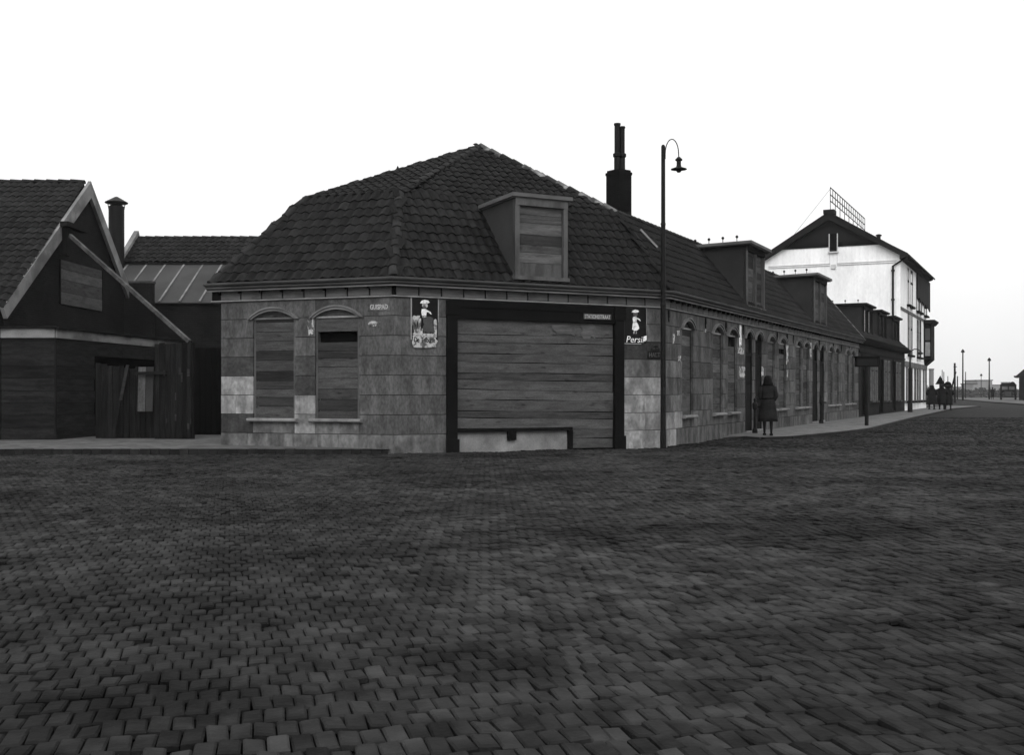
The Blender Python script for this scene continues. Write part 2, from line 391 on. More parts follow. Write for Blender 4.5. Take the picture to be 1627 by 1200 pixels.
def hood(F, parent, u0, u1, zs, rise, m='trim'):
    for (e, w, o) in ((.02, .055, .05), (.085, .04, .075)):
        a = arc(u0 - e, u1 + e, zs - .02, rise + e * .9); b = arc(u0 - e - w, u1 + e + w, zs - .02, rise + (e + w) * .95)
        s = MB()
        s.loft([[F.P(*(p[0], oo, p[1])) for p, oo in ((a[i], -.05), (a[i], o), (b[i], o), (b[i], -.05))] for i in range(len(a))])
        s.build('hood_mould', m, parent)
def opening(F, parent, u0, u1, zb, kind, rise=.17, zs=2.988, heights=None, tones=None, gap=None, seed=0, tone='stone', sill=True, ztop=3.398, hm='trim'):
    """arched opening; returns the hole for the masonry"""
    rr = random.Random(seed); u0, u1 = min(u0, u1), max(u0, u1)
    top = arc(u0, u1, zs, rise)
    # spandrel stone that carries the arch
    block(F, parent, u0, u1, zs, ztop, tone, uz=[(u0 - .0, zs)] + top + [(u1 + .0, zs), (u1 + .0, ztop - .0065), (u0 - .0, ztop - .0065)])
    nm = 'window' if kind == 'window' else 'door_frame'
    oin = (-.10 if F is FR else -.075) if kind == 'window' else -.05
    W = MB()
    # frame: two jambs and an arched head
    for a, b in ((u0, u0 + .05), (u1 - .05, u1)): W.box(F, a, b, oin - .07, oin + .03, zb, zs)
    i2 = arc(u0 + .05, u1 - .05, zs, rise - .045)
    W.loft([[F.P(p[0], o, p[1]) for p, o in ((top[i], oin - .07), (top[i], oin + .03), (i2[i], oin + .03), (i2[i], oin - .07))] for i in range(len(top))])
    wnd = W.build(nm, 'dormer_wood' if kind == 'window' and F is not FR else 'dark_wood', parent)
    MB().prism(F, [(u0, zb)] + [(u0, zs)] + top[1:-1] + [(u1, zs), (u1, zb)], -.262, -.255).build('dark_backing', 'void', wnd)
    if kind == 'window':
        z = zb; i = 0; hs = heights or []
        lim = zs + .02
        while z < lim - .05:
            h = hs[i] if i < len(hs) else rr.uniform(.17, .27)
            if z + h > lim - .08: h = lim - z
            t = (tones[i] if tones and i < len(tones) else rr.choices(['plank', 'plank_shop', 'plank_dark', 'plank_pale'], [5, 3, .4, .8])[0])
            zc = z + h / 2
            if not (gap and gap[0] < zc < gap[1]):
                MB().prism(F, [(u0 + .05 + rr.uniform(0, .008), z + .004), (u1 - .05, z + .004 + rr.uniform(-.002, .004)), (u1 - .05, z + h - .005), (u0 + .05, z + h - .004)], oin, oin + .022 + rr.uniform(-.004, .006)).build('plank', t, wnd)
            z += h; i += 1
        MB().prism(F, [(u0 + .05, lim + .005)] + [(u, z_ ) for u, z_ in i2[1:-1] if z_ > lim + .01] + [(u1 - .05, lim + .005)], oin, oin + .02).build('plank', 'plank', wnd)
        MB().box(F, u0 + .0, u1 - .0, oin + .02, oin + .05, zs - .02, zs + .02).build('transom', 'trim_pale' if rr.random() < .7 else 'trim', wnd)
        if sill:
            e = .045 if F is FR else .10
            MB().loft([[F.P(u, o, z_) for o, z_ in ((-.11, zb - .085), (.10, zb - .085), (.13, zb - .06), (.13, zb - .02), (.10, zb - .005), (-.08, zb + .0))] for u in (u0 - e, u1 + e)]).build('sill', 'sill_stone', wnd)
        zh = zb - .085
    else:
        MB().box(F, u0 + .05, u1 - .05, oin - .05, oin, zb + .02, 2.42).build('door', 'black_paint', wnd)
        for a, b in ((.25, 1.0), (1.15, 1.6), (1.72, 2.3)):
            MB().box(F, u0 + .14, u1 - .14, oin, oin + .018, zb + a - .1, zb + b - .1).build('door_panel', 'dark_wood', wnd)
        MB().box(F, u0 + .05, u1 - .05, oin - .05, oin + .03, 2.43, 2.52).build('transom', 'dark_wood', wnd)
        MB().box(F, u0 + .0, u1 - .0, -.2, .05, zb - .25, zb + .035).build('doorstep', 'sill_stone', wnd)
        MB().tube([F.P(u0 + .13, oin, 1.1), F.P(u0 + .13, oin + .05, 1.1)], .02).build('door_knob', 'iron', wnd)
        zh = -.4
    hood(F, parent, u0, u1, zs, rise, hm)
    return (u0, u1, zh, ztop + 1 if False else ztop)
def cornice(parent, path, frz):
    """path: list of (faceA, faceB, u) stations; gutter, frieze slab and astragal swept with mitred corners"""
    def sweep(prof, name, m):
        rings = []
        for st in path:
            r = []
            for o, z in prof:
                if st[0] == 'c': q = corner(st[1], o, st[2], o); r.append((q.x, q.y, z))
                else: r.append(tuple(st[1].P(st[2], o, z)))
            rings.append(r)
        MB().loft(rings).build(name, m, parent)
    sweep([(-.26, 3.655), (.20, 3.655), (.21, 3.675), (.28, 3.69), (.29, 3.72), (.27, 3.735), (.33, 3.75), (.36, 3.78), (.37, 3.815), (.33, 3.82), (-.26, 3.82)], 'gutter', 'gutter')
    sweep([(.20, 3.625), (.235, 3.625), (.235, 3.656), (.20, 3.656)], 'gutter_bead', 'trim')
    sweep([(-.26, 3.435), (.0, 3.435), (.0, 3.652), (-.26, 3.652)], 'frieze', 'dark_wood')
    sweep([(-.26, 3.40), (.045, 3.40), (.055, 3.412), (.045, 3.428), (.02, 3.436), (-.26, 3.436)], 'astragal', 'trim_pale')
    for F, a, b, sp in frz:
        n = round((b - a) / sp)
        for i in range(n):
            u0, u1 = a + (b - a) * i / n, a + (b - a) * (i + 1) / n
            MB().box(F, u0 + .02, u1 - .02, -.01, .028, 3.444, 3.635).build('frieze_block', 'trim', parent)
            if F is FR or F is FL:
                MB().box(F, u1 - .018, u1 + .018, .0, .12, 3.58, 3.65).build('gutter_bracket', 'dark_wood', parent)

TW, TL = .245, .315
# pantile: one shared mesh per roof
def tile_mesh(name, W, L, m):
    prof = []
    for i in range(9):
        t = i / 8; h = .026 * math.sin(t * 2 * math.pi - .9) + (.012 if i == 0 else 0); prof.append((t * (W + .03) - W / 2 - .015, h))
    s = MB(); s.v = [(x, -L / 2, z + .036) for x, z in prof] + [(x, L / 2 + .05, z + .006) for x, z in prof] + [(x, -L / 2, z + .012) for x, z in prof]
    n = len(prof); s.f = [(i, i + 1, n + i + 1, n + i) for i in range(n - 1)] + [(2 * n + i, 2 * n + i + 1, i + 1, i) for i in range(n - 1)]
    me = bpy.data.meshes.new(name); me.from_pydata(s.v, [], s.f); me.materials.append(MATS[m]); return me, s
def inside(p, poly):
    c = False; n = len(poly); j = n - 1
    for i in range(n):
        (xi, yi), (xj, yj) = poly[i], poly[j]
        if (yi > p[1]) != (yj > p[1]) and p[0] < (xj - xi) * (p[1] - yi) / (yj - yi) + xi: c = not c
        j = i
    return c
def tile_face(pts, W, L, jit=1., rnd=None):
    """matrices of the tiles covering a roof face; the first edge of pts is the eave"""
    rnd = rnd or R
    p = [Vector(q) for q in pts]; ux = (p[1] - p[0]).normalized(); nz = None
    nrm = (p[1] - p[0]).cross(p[2] - p[0]).normalized()
    if nrm.z < 0: nrm = -nrm
    uy = nrm.cross(ux).normalized()
    if uy.z < 0: uy = -uy; ux = -ux
    if (ux.cross(uy)).z < 0: ux = -ux
    loc = [((q - p[0]).dot(ux), (q - p[0]).dot(uy)) for q in p]
    x0, x1 = min(a for a, b in loc), max(a for a, b in loc); y1 = max(b for a, b in loc); out = []
    j = 0; off = rnd.uniform(0, W)
    while (j + .4) * L < y1:
        for i in range(int((x1 - x0) / W) + 2):
            c = (x0 + i * W - off + W / 2, (j + .5) * L)
            if inside(c, loc) or inside((c[0] - W * .4, c[1]), loc) or inside((c[0] + W * .4, c[1]), loc):
                sag = .02 * noise.noise(Vector((c[0] * .5, c[1] * .5, p[0].x)))
                o = p[0] + ux * (c[0] + rnd.uniform(-.006, .006) * jit) + uy * (c[1] + rnd.uniform(-.010, .010) * jit) + nrm * (.03 + sag + rnd.uniform(-.004, .006) * jit)
                a = rnd.uniform(-.018, .018) * jit + (rnd.uniform(-.08, .08) if rnd.random() < .03 else 0); xa = ux * math.cos(a) + uy * math.sin(a); ya = uy * math.cos(a) - ux * math.sin(a)
                M = Matrix((xa, ya, nrm)).transposed().to_4x4(); M.translation = o; out.append(M)
        j += 1
    return out
def put_tiles(parent, rootloc, mats_, W, L, m, nparts=300, odd=()):
    me, s = tile_mesh('tile', W, L, m)
    me2 = me.copy(); me2.materials.clear(); me2.materials.append(MATS['tile_odd'])
    mats_ = sorted(mats_, key=lambda M: M.translation.length)
    for k, M in enumerate(mats_[:nparts]):
        o = bpy.data.objects.new('tile', me2 if any((M.translation - Vector(q)).length < .16 for q in odd) else me); COL.objects.link(o); o.parent = parent; o.matrix_parent_inverse = Matrix.Translation(-Vector(rootloc)) if parent.parent is None else Matrix()
        o.matrix_basis = M
    rest = mats_[nparts:]
    if rest:
        b = MB()
        for M in rest:
            k = len(b.v); b.v += [tuple(M @ Vector(v)) for v in s.v]; b.f += [tuple(k + i for i in f) for f in s.f]
        tag(b.build('tiles', m, parent, flip=False), kind='stuff')
def ridge_tiles(parent, a, b, r=.12, L=.36, m='ridge', pale=None, up=.03):
    a, b = Vector(a), Vector(b); n = max(1, round((b - a).length / L)); t = (b - a).normalized()
    sx = t.cross(Vector((0, 0, 1))).normalized(); up_ = sx.cross(t).normalized()
    for i in range(n):
        p, q = a.lerp(b, i / n), a.lerp(b, (i + 1.12) / n); s = MB(); rings = []
        for e, rad, lift in ((p, r * 1.06, .020), (q, r * .96, .0)):
            j = R.uniform(-.008, .008)
            rings.append([e + sx * (rad * math.cos(th) + j) + up_ * (rad * .85 * math.sin(th) - .05 + up + lift) for th in [math.pi * k / 8 for k in range(9)]] +
                         [e + sx * (rad * .8 * math.cos(th)) + up_ * (rad * .6 * math.sin(th) - .07 + up + lift) for th in [math.pi * k / 8 for k in reversed(range(9))]])
        s.loft(rings); s.build('ridge_tile', pale if pale and R.random() < .75 else m, parent, smooth=False)
def dormer(F, parent, u0, u1, z0, z1, of, ob, n_win, cheek='cheek_row', frame='dormer_wood', boards='mix', pins=0, over=.22, seed=1, slab='gutter', rise_b=-.05):
    """flat-roofed dormer: cheeks, front frame with boarded lights, projecting roof slab"""
    rr = random.Random(seed); u0, u1 = min(u0, u1), max(u0, u1)
    chs = []
    for u in (u0, u1):
        sgn = 1 if u == u0 else -1
        a, b = u, u + sgn * .06
        tri = [(of, z0), (of, z1), (ob, z1 + rise_b), (ob, z1 - .12 + rise_b)]
        c_ = MB().loft([[F.P(x, o, z) for o, z in tri] for x in (min(a, b), max(a, b))]).build('cheek', cheek, None)
        chs.append(c_)
    d = MB().box(F, u0, u1, of - .1, of + .045, z1 - .16, z1 - .0).build('dormer', frame if cheek == 'cheek' else 'dark_wood', parent)
    for c_ in chs: attach(c_, d)
    MB().box(F, u0 + .07, u1 - .07, of - .16, of - .15, z0, z1).build('dark_backing', 'void', d)
    pw = .11
    for u in (u0, u1 - pw): MB().box(F, u, u + pw, of - .10, of + .035, z0, z1).build('corner_post', frame, d)
    MB().box(F, u0 - .03, u1 + .03, of - .1, of + .08, z0 - .06, z0 + .03).build('sill', frame, d)
    w = (u1 - u0 - 2 * pw) / n_win
    for k in range(1, n_win): MB().box(F, u0 + pw + k * w - .06, u0 + pw + k * w + .06, of - .08, of + .03, z0 + .03, z1 - .16).build('mullion', frame, d)
    for k in range(n_win):
        a = u0 + pw + k * w + (.06 if k else 0) + .01; b = u0 + pw + (k + 1) * w - (.06 if k < n_win - 1 else 0) - .01
        if boards == 'mix':
            z = z0 + .03
            while z < z1 - .17:
                h = min(rr.uniform(.14, .26), z1 - .16 - z)
                MB().box(F, a, b, of - .09, of - .06 + rr.uniform(-.006, .006), z + .004, z + h - .003).build('plank', rr.choice(['plank_shop', 'plank_shop', 'plank_dark', 'plank']), d); z += h
        elif boards == 'main':
            lay = [(.40, 'dormer_wood'), (.30, 'plank_pale'), (.22, 'plank'), (.30, 'plank_dark'), (.34, 'plank_pale'), (.12, 'plank_pale'), (.12, 'plank_shop'), (.24, 'plank_pale')]
            tot = sum(x for x, _ in lay); zz = z0 + .03; sc = (z1 - .16 - z0 - .03) / tot
            for h, mm in lay:
                MB().box(F, a, b, of - .09, of - .055 + rr.uniform(-.006, .006), zz + .004, zz + h * sc - .004).build('plank', mm, d); zz += h * sc
        else:
            MB().box(F, a, b, of - .07, of - .06, z0 + .03, z1 - .16).build('pane', 'window_glass', d)
    # roof slab with a stepped edge
    for (e, za, zb) in ((over, z1 + .03, z1 + .12), (over - .05, z1 - .0, z1 + .032)):
        MB().loft([[F.P(u, o, z) for o, z in ((of + e, za), (of + e, zb), (ob, zb + rise_b), (ob, za + rise_b))] for u in (u0 - e, u1 + e)]).build('roof_slab', slab, d)
    for k in range(pins):
        o = of - .25 - (of - ob - .5) * k / max(1, pins - 1); z = z1 + .12 + rise_b * (k / max(1, pins - 1))
        MB().tube([F.P(u0 - over + .05, o, z - .1), F.P(u0 - over + .05, o, z + .12)], .012, 6).lathe(F.P(u0 - over + .05, o, z + .09), [(.02, 0), (.04, .02), (.045, .06), (.02, .09)], 8).build('insulator', 'iron', d)
    return d
def fill(F, parent, u0, u1, zt=3.43, zb=-.35, m='void'):
    return MB().box(F, u0, u1, -.40, -.264, zb, zt).build('wall', m, parent)

# ------------------------------------------------------------------ corner house
UA = FR.u(1197.8)                # the corner house reaches as far as the pair of doors
corner_house = thing('corner_house', (-2.6, 25.0, 0), 'boarded-up corner house with steep tiled hipped roof and wide boarded shopfront', 'house')
CH = corner_house
def tone_px(F, base):
    boxes = {'L': [(345, 596, 402, 658, 'stone_pale'), (466, 627, 500, 690, 'stone_pale'), (345, 566, 374, 597, 'stone_mid'), (345, 658, 402, 688, 'stone_dark'), (374, 566, 402, 597, 'stone_dark'),
                   (466, 565, 500, 627, 'stone_dark'), (345, 688, 640, 740, 'stone_mid'), (400, 676, 466, 690, 'stone_mid'), (500, 676, 570, 690, 'stone_mid')],
             'M': [(985, 572, 1055, 602, 'stone_mid'), (985, 602, 1055, 725, 'stone_pale'), (626, 688, 690, 735, 'stone_mid'), (1020, 515, 1056, 545, 'stone_mid'), (990, 545, 1056, 572, 'stone_dark')],
             'R': [(1056, 655, 1075, 740, 'stone_pale'), (1056, 628, 1075, 655, 'stone_mid')]}[base]
    def f(u, z, k):
        p = F.P(u, 0, z); x = CX + p.x / p.y * FPX; y = H - (p.z - 1.25) / p.y * FPX
        for a, b, c, d, m in boxes:
            if a <= x <= c and b <= y <= d: return m
        if base == 'R': return R.choices(['stone_row', 'stone_mid', 'stone_dark'], [14, .6, .5])[0]
        return 'stone'
    return f
# left front with its two boarded windows
wa = (FL.u(402), FL.u(468)); wb = (FL.u(500.5), FL.u(570))
holes = [opening(FL, CH, *wa, .69, 'window', heights=[.27, .21, .19, .19, .22, .25, .22, .23, .21, .22, .17], tones=['plank', 'plank_dark', 'plank', 'plank_dark', 'plank_dark', 'plank', 'plank_dark', 'plank', 'plank', 'plank_shop', 'plank_dark'], seed=3),
         opening(FL, CH, *wb, .69, 'window', heights=[.18, .25, .24, .24, .26, .20, .16, .20, .24, .38, .15], tones=['plank', 'plank_dark', 'plank', 'plank_shop', 'plank_shop', 'plank', 'plank_dark', 'plank_dark', 'plank_dark', 'plank', 'plank'], gap=(2.38, 2.80), seed=4)]
ashlar(FL, CH, 0, LL, holes, tone_px(FL, 'L'), 11, .62)
# shopfront
j0, j1, j2, j3 = FM.u(709), FM.u(726), FM.u(976), FM.u(990.5)
ashlar(FM, CH, 0, LM, [(j0, j3, -.5, 3.5)], tone_px(FM, 'M'), 12, .62)
shop = MB()
for a, b in ((j0, j1), (j2, j3)): shop.box(FM, a + .004, b - .004, -.24, .05, -.13, 3.385)
shop.box(FM, j1 - .004, j2 + .004, -.24, .015, FM.z(726, 506), 3.385)
shop.box(FM, j1 - .004, j2 + .004, .016, .045, 3.22, 3.385)
for a, b in ((j0 - .03, j1 + .03), (j2 - .03, j3 + .03)): shop.box(FM, a, b, .05, .075, 3.05, 3.38); shop.box(FM, a, b, .05, .08, -.13, .22)
front = shop.build('shopfront', 'black_paint', CH)
MB().box(FM, j1, j2, -.26, -.24, -.1, 3.2).build('dark_backing', 'void', front)
Ly = [505.5, 530.3, 543, 561, 574, 592, 603, 618, 635.6, 653, 664, 681]
Ry = [514.5, 537, 548, 566, 580.6, 595, 607, 624, 637, 655, 666.5, 682.5]
for i in range(11):
    zl = [FM.z(726, Ly[i]), FM.z(726, Ly[i + 1])]; zq = [FM.z(976, Ry[i]), FM.z(976, Ry[i + 1])]
    o = R.uniform(-.015, .012); n = 8; up, dn = [], []
    ja, jb = R.uniform(0, 6), R.uniform(0, 6)
    for k in range(n + 1):
        t = k / n; u_ = j1 + (j2 - j1) * t
        up.append((u_, zl[0] + (zq[0] - zl[0]) * t - .005 + .006 * math.sin(ja + t * 7))); dn.append((u_, zl[1] + (zq[1] - zl[1]) * t + .007 + .007 * math.sin(jb + t * 8)))
    tiltb = .02 * ((i % 3) - 1)
    MB().prism(FM, dn + up[::-1], -.10 + o, -.065 + o).build('plank', 'plank_shop' if i not in (5, 9) else 'plank', front)
um = FM.u(911)
for za, zb in ((682, 697), (697, 713)):
    MB().prism(FM, [(um + .02, FM.z(911, zb) + .006), (j2, FM.z(976, zb - 1) + .006), (j2, FM.z(976, za) - .006), (um + .02, FM.z(911, za - .5) - .006)], -.11, -.075).build('plank', 'plank', front)
z1_ = FM.z(726, 681.5); MB().box(FM, j1, um, -.12, -.03, z1_ - .085, z1_ - .005).build('stall_board_sill', 'black_paint', front)
MB().box(FM, um - .10, um + .01, -.12, -.03, -.1, z1_ - .086).build('stall_post', 'black_paint', front)
MB().box(FM, FM.u(809), FM.u(822), -.12, -.04, FM.z(815, 700), z1_ - .086).build('stall_bracket', 'black_paint', front)
MB().box(FM, j1, um - .102, -.20, -.125, -.12, z1_ - .086).build('stall_riser', 'concrete', front)
# row side of the corner house
rt = tone_px(FR, 'R')
def RW(x0, x1): return FR.u(x0), FR.u(x1)
rh = [opening(FR, CH, *RW(1084, 1101.5), .67, 'window', rise=.2, seed=21, tone='stone_row', heights=[.6, .35, .3, .35, .25, .28], tones=['plank_shop', 'plank', 'plank_shop', 'plank', 'plank', 'plank_pale', 'plank_dark', 'plank_dark']),
      opening(FR, CH, *RW(1132.5, 1148.6), .67, 'window', rise=.2, seed=22, tone='stone_row'),
      opening(FR, CH, *RW(1156.5, 1171), .67, 'window', rise=.2, seed=23, tone='stone_row', gap=(2.62, 2.95)),
      opening(FR, CH, *RW(1184, 1195.5), -.02, 'door', rise=.22, tone='stone_row')]
ashlar(FR, CH, 0, UA, rh, rt, 13, 1.1)
fill(FL, CH, .12, LL); fill(FM, CH, .1, LM - .1); fill(FR, CH, .12, UA)
MB().box(FS, .27, 6.5, -.3, -.01, -.1, 3.43).build('side_wall', 'brick_dark', CH)
cornice(CH, [('f', FL, LL + .25), ('c', FL, FM), ('c', FM, FR), ('f', FR, UA)], [(FL, .03, LL, .56), (FM, .03, LM, .565), (FR, .03, UA, .50)])

# roof of the corner house
ZB, ZE, OE = 6.05, 3.80, .24
def c3(A, a, B, b, z): q = corner(A, a, B, b); return Vector((q.x, q.y, z))
E1, E2, EL = c3(FL, OE, FM, OE, ZE), c3(FM, OE, FR, OE, ZE), c3(FL, OE, FS, .12, ZE)
B1, B2, BL = c3(FL, -1.9, FM, -1.85, ZB), c3(FM, -1.85, FR, -1.62, ZB), c3(FL, -1.9, FS, -1.15, ZB)
T = Vector((-.90, 31.5, 8.12))
ESb = FS.P(6.5, .12, ZE); BSb = FS.P(6.5, -1.15, ZB)
ERu = FR.P(UA, OE, ZE); BRu = FR.P(UA, -1.62, ZB); BRk = FR.P(UA, -4.6, ZB - .25); Bk = FR.P(0, -6.5, ZB)
base = MB()
for f in ([E1, E2, B2, B1], [EL, E1, B1, BL], [ESb, EL, BL, BSb], [E2, ERu, BRu, B2], [BL, B1, T], [B1, B2, T], [BSb, BL, T], [B2, BRu, BRk, T], [T, BRk, Bk], [BSb, T, Bk]): base.poly(f)
roof = base.build('roof', 'roof_base', CH, flip=False)
tl = []
for f in ([E1, E2, B2, B1], [EL, E1, B1, BL], [B1, B2, T], [B1, BL, T], [E2, ERu, BRu, B2]): tl += tile_face(f, TW, TL)
odd = [FM.P(FM.u(790), -.55, 4.35 + .0)]
put_tiles(roof, CH.location, tl, TW, TL, 'tile', 300, odd)
ridge_tiles(roof, E1, B1, r=.12); ridge_tiles(roof, B1, T); ridge_tiles(roof, EL, BL); ridge_tiles(roof, BL, T, r=.10)
ridge_tiles(roof, T, B2, pale='ridge_pale', r=.13); ridge_tiles(roof, E2, B2, r=.07, up=.0, m='tile'); ridge_tiles(roof, B2, BRu, r=.11)
for p in (BL.lerp(T, .5),):
    MB().lathe(p + Vector((0, 0, .08)), [(.025, -.1), (.035, -.03), (.035, .02), (.012, .07)], 8).build('roof_finial', 'iron', roof)
vp = [FR.P(FR.u(1022, -1.1), -1.2, 5.6), FR.P(FR.u(1049, -.7), -.80, 5.12)]
MB().bar(vp[0] + Vector((0, -.1, .05)), vp[1] + Vector((0, -.1, .05)), .13, .05).build('lead_strip', 'trim_pale', roof)
# dormer over the shopfront
dm = dormer(FM, CH, FM.u(818, .22), FM.u(901, .22), 3.96, 5.79, .22, -1.50, 1, cheek='cheek', boards='main', slab='gutter', over=.10, seed=5)
# big chimney
cq = at(988, 300, 31.3)
F0 = Face((cq.x, cq.y), (.78, .62))
chim = MB().box(F0, -.235, .235, -.38, .14, 5.3, 7.30).box(F0, -.25, .25, -.395, .155, 7.30, 7.38).box(F0, -.22, .22, -.365, .125, 7.38, 7.44).build('chimney', 'brick_chimney', CH)
for dx, zt, r in ((-.065, 8.74, .080), (.065, 8.66, .068)):
    b = F0.P(dx, -.08 + dx * .5, 0)
    MB().lathe((b.x, b.y, 0), [(r + .01, 7.42), (r + .01, 7.8), (r + .04, 7.82), (r + .04, 7.9), (r, 7.92), (r, zt - .06), (r + .015, zt - .05), (r + .015, zt), (r * .7, zt), (r * .7, zt - .3)], 14).build('chimney_pot', 'iron', chim)

# torn bills, street plates, wall anchors
def plate(name, F, x0, x1, y0, y1, o, m, parent=None, th=.012, lab=None, cat=None):
    u0, u1 = sorted((F.u(x0), F.u(x1))); xm = (x0 + x1) / 2
    ob = MB().box(F, u0, u1, o, o + th, F.z(xm, y1), F.z(xm, y0)).build(name, m, parent)
    return tag(ob, lab, cat) if parent is None else ob
def text(s, F, x0, x1, ytop, ybot, o, m, parent, name='lettering', flipu=False, bold=0.0, shear=0):
    cu = bpy.data.curves.new(name, 'FONT'); cu.body = s; cu.size = 1; cu.extrude = .02; cu.offset = bold; cu.resolution_u = 3; cu.shear = shear
    t = bpy.data.objects.new(name, cu); COL.objects.link(t); bpy.context.view_layer.update()
    dg = bpy.context.evaluated_depsgraph_get(); me = bpy.data.meshes.new_from_object(t.evaluated_get(dg)); bpy.data.objects.remove(t)
    xs = [v.co.x for v in me.vertices]; ys = [v.co.y for v in me.vertices]; X0, X1, Y0, Y1 = min(xs), max(xs), min(ys), max(ys)
    ua, ub = F.u(x0), F.u(x1); xm = (x0 + x1) / 2; zt, zb = F.z(xm, ytop), F.z(xm, ybot)
    for v in me.vertices:
        a = (v.co.x - X0) / (X1 - X0); b = (v.co.y - Y0) / (Y1 - Y0)
        v.co = F.P(ua + (ub - ua) * a, o + (.004 if v.co.z > 0 else 0), zb + (zt - zb) * b)
    bm = bmesh.new(); bm.from_mesh(me); bmesh.ops.recalc_face_normals(bm, faces=bm.faces); bm.to_mesh(me); bm.free()
    me.name = name; me.materials.clear(); me.materials.append(MATS[m])
    for p in me.polygons: p.material_index = 0
    ob = bpy.data.objects.new(name, me); COL.objects.link(ob); attach(ob, parent); return ob
def shape(F, pix, o, m, parent, name, th=.004):       # flat cut-out drawn in photograph pixels on a facade
    return MB().prism(F, [(F.u(x), F.z(x, y)) for x, y in pix], o, o + th).build(name, m, parent)
def torn(F, x0, x1, y0, y1, parent, seed, m='paper', rough=.22, name='torn_bill', o=.008):
    rr = random.Random(seed); w, h = x1 - x0, y1 - y0; pts = []
    for (ax, ay, bx, by) in ((x0, y0, x1, y0), (x1, y0, x1, y1), (x1, y1, x0, y1), (x0, y1, x0, y0)):
        for k in range(4): pts.append((ax + (bx - ax) * k / 4 + rr.uniform(-1, 1) * w * rough * .5, ay + (by - ay) * k / 4 + rr.uniform(-1, 1) * h * rough * .4))
    cx_, cy_ = sum(p[0] for p in pts) / 16, sum(p[1] for p in pts) / 16
    s = MB(); tri = [(F.u(x), F.z(x, y)) for x, y in pts]; s.prism(F, tri, o, o + .002)
    return s.build(name, m, parent)

def figure(F, x, y, sc, parent, o, cut=False):
    """plain standing woman in a pale dress and sun hat"""
    def q(pts): return [(x + a * sc, y + b * sc) for a, b in pts]
    shape(F, q([(-6, 0), (-4, -3.2), (0, -4.6), (5, -3.5), (6.6, -1), (4, .2), (0, .6)]), o, 'white_enamel', parent, 'hat_shape')
    shape(F, q([(-3, 1), (3.6, 1), (4.2, 4), (2.6, 6.4), (-1.5, 6.6), (-3.2, 4)]), o, 'paper', parent, 'head_shape')
    shape(F, q([(-3.6, 7.4), (2.2, 7.4), (2.6, 12), (2.2, 16), (-3.4, 16), (-4.2, 11)]), o, 'white_enamel', parent, 'bodice_shape')
    shape(F, q([(2.3, 8.4), (7.4, 11.0), (9.4, 14.4), (8.2, 14.6), (5.8, 12.4), (2.5, 11)]), o, 'white_enamel', parent, 'arm_shape')
    if not cut:
        shape(F, q([(-3.4, 16.4), (2.4, 16.4), (5.4, 21), (6.8, 27), (3, 30.4), (-1, 31), (-5, 28.5), (-4.2, 20)]), o, 'white_enamel', parent, 'skirt_shape')
        for a in (-2.6, 1.4): shape(F, q([(a, 31.2), (a + 1.4, 31.2), (a + 1.2, 35.5), (a - .4, 36), (a - .2, 34)]), o, 'paper', parent, 'leg_shape')
    else:
        shape(F, q([(-3.4, 16.4), (2.0, 16.4), (3.8, 20), (4.4, 27), (2.2, 25), (.5, 21), (-1.5, 22)]), o, 'paper', parent, 'skirt_shape')
# right poster
pos = plate('poster', FM, 991.5, 1026, 489.5, 545.5, .004, 'black_enamel', None, .012, 'black poster of a woman in white above the word Persil', 'poster')
plate('poster_frame', FM, 990, 991.3, 488, 547, .004, 'trim_pale', pos, .02); plate('poster_frame', FM, 1026.2, 1027.2, 489, 518, .004, 'trim_pale', pos, .02)
plate('poster_frame', FM, 991.5, 1018, 545.7, 547, .004, 'trim_pale', pos, .02)
figure(FM, 1008.5, 496.5, .95, pos, .018)
text('Persil', FM, 994.5, 1023, 534.5, 544.5, .018, 'white_enamel', pos, bold=.0, shear=.2)
shape(FM, [(1020.5, 538), (1023, 534.5), (1026.5, 533.5), (1026.5, 540), (1024, 543), (1021.5, 542)], .024, 'white_enamel', pos, 'torn_patch')
# left poster
pos = plate('poster', FM, 654.3, 695, 473.8, 541.5, .004, 'black_enamel', None, .012, 'black poster with a white figure, half covered by torn bills reading De Tribune', 'poster')
plate('poster_frame', FM, 652, 653.8, 472.5, 540, .004, 'trim_pale', pos, .022); plate('poster_frame', FM, 695.3, 696.8, 474, 512, .004, 'trim_pale', pos, .022)
figure(FM, 674, 482, 1.22, pos, .018, cut=True)
for i, bx in enumerate([(655, 666, 502, 524), (664, 668, 506, 523), (656, 672, 523, 534), (670, 692, 530, 536), (688.5, 693, 509, 534), (672, 688, 505, 528)]):
    b_ = torn(FM, bx[0], bx[1], bx[2], bx[3], pos, 40 + i, m='paper' if i != 5 else 'grey_enamel', o=.019 + i * .0025)
b_ = torn(FM, 654.5, 692.5, 533, 552, pos, 50, rough=.12, o=.036)
text('De Tribune', FM, 657, 690, 536, 544.5, .039, 'black_enamel', pos, bold=.02)
text('N V', FM, 656, 664, 508, 520, .034, 'black_enamel', pos, bold=.03)
# street name plates
sp = plate('street_name_plate', FL, 585, 620, 482, 494, .004, 'stone', None, .010, 'small street name plate reading GUISPAD beside the second arched window', 'sign')
text('GUISPAD', FL, 588.5, 616.5, 483.8, 491.8, .014, 'sign_text', sp, bold=.02)
sp = plate('street_name_plate', FM, 925.5, 969, 499, 508, .048, 'grey_enamel', None, .012, 'enamel street name plate reading STATIONSSTRAAT on the black shopfront beam', 'sign')
text('STATIONSSTRAAT', FM, 927, 967.5, 500.5, 507, .060, 'sign_text', sp, bold=.01)
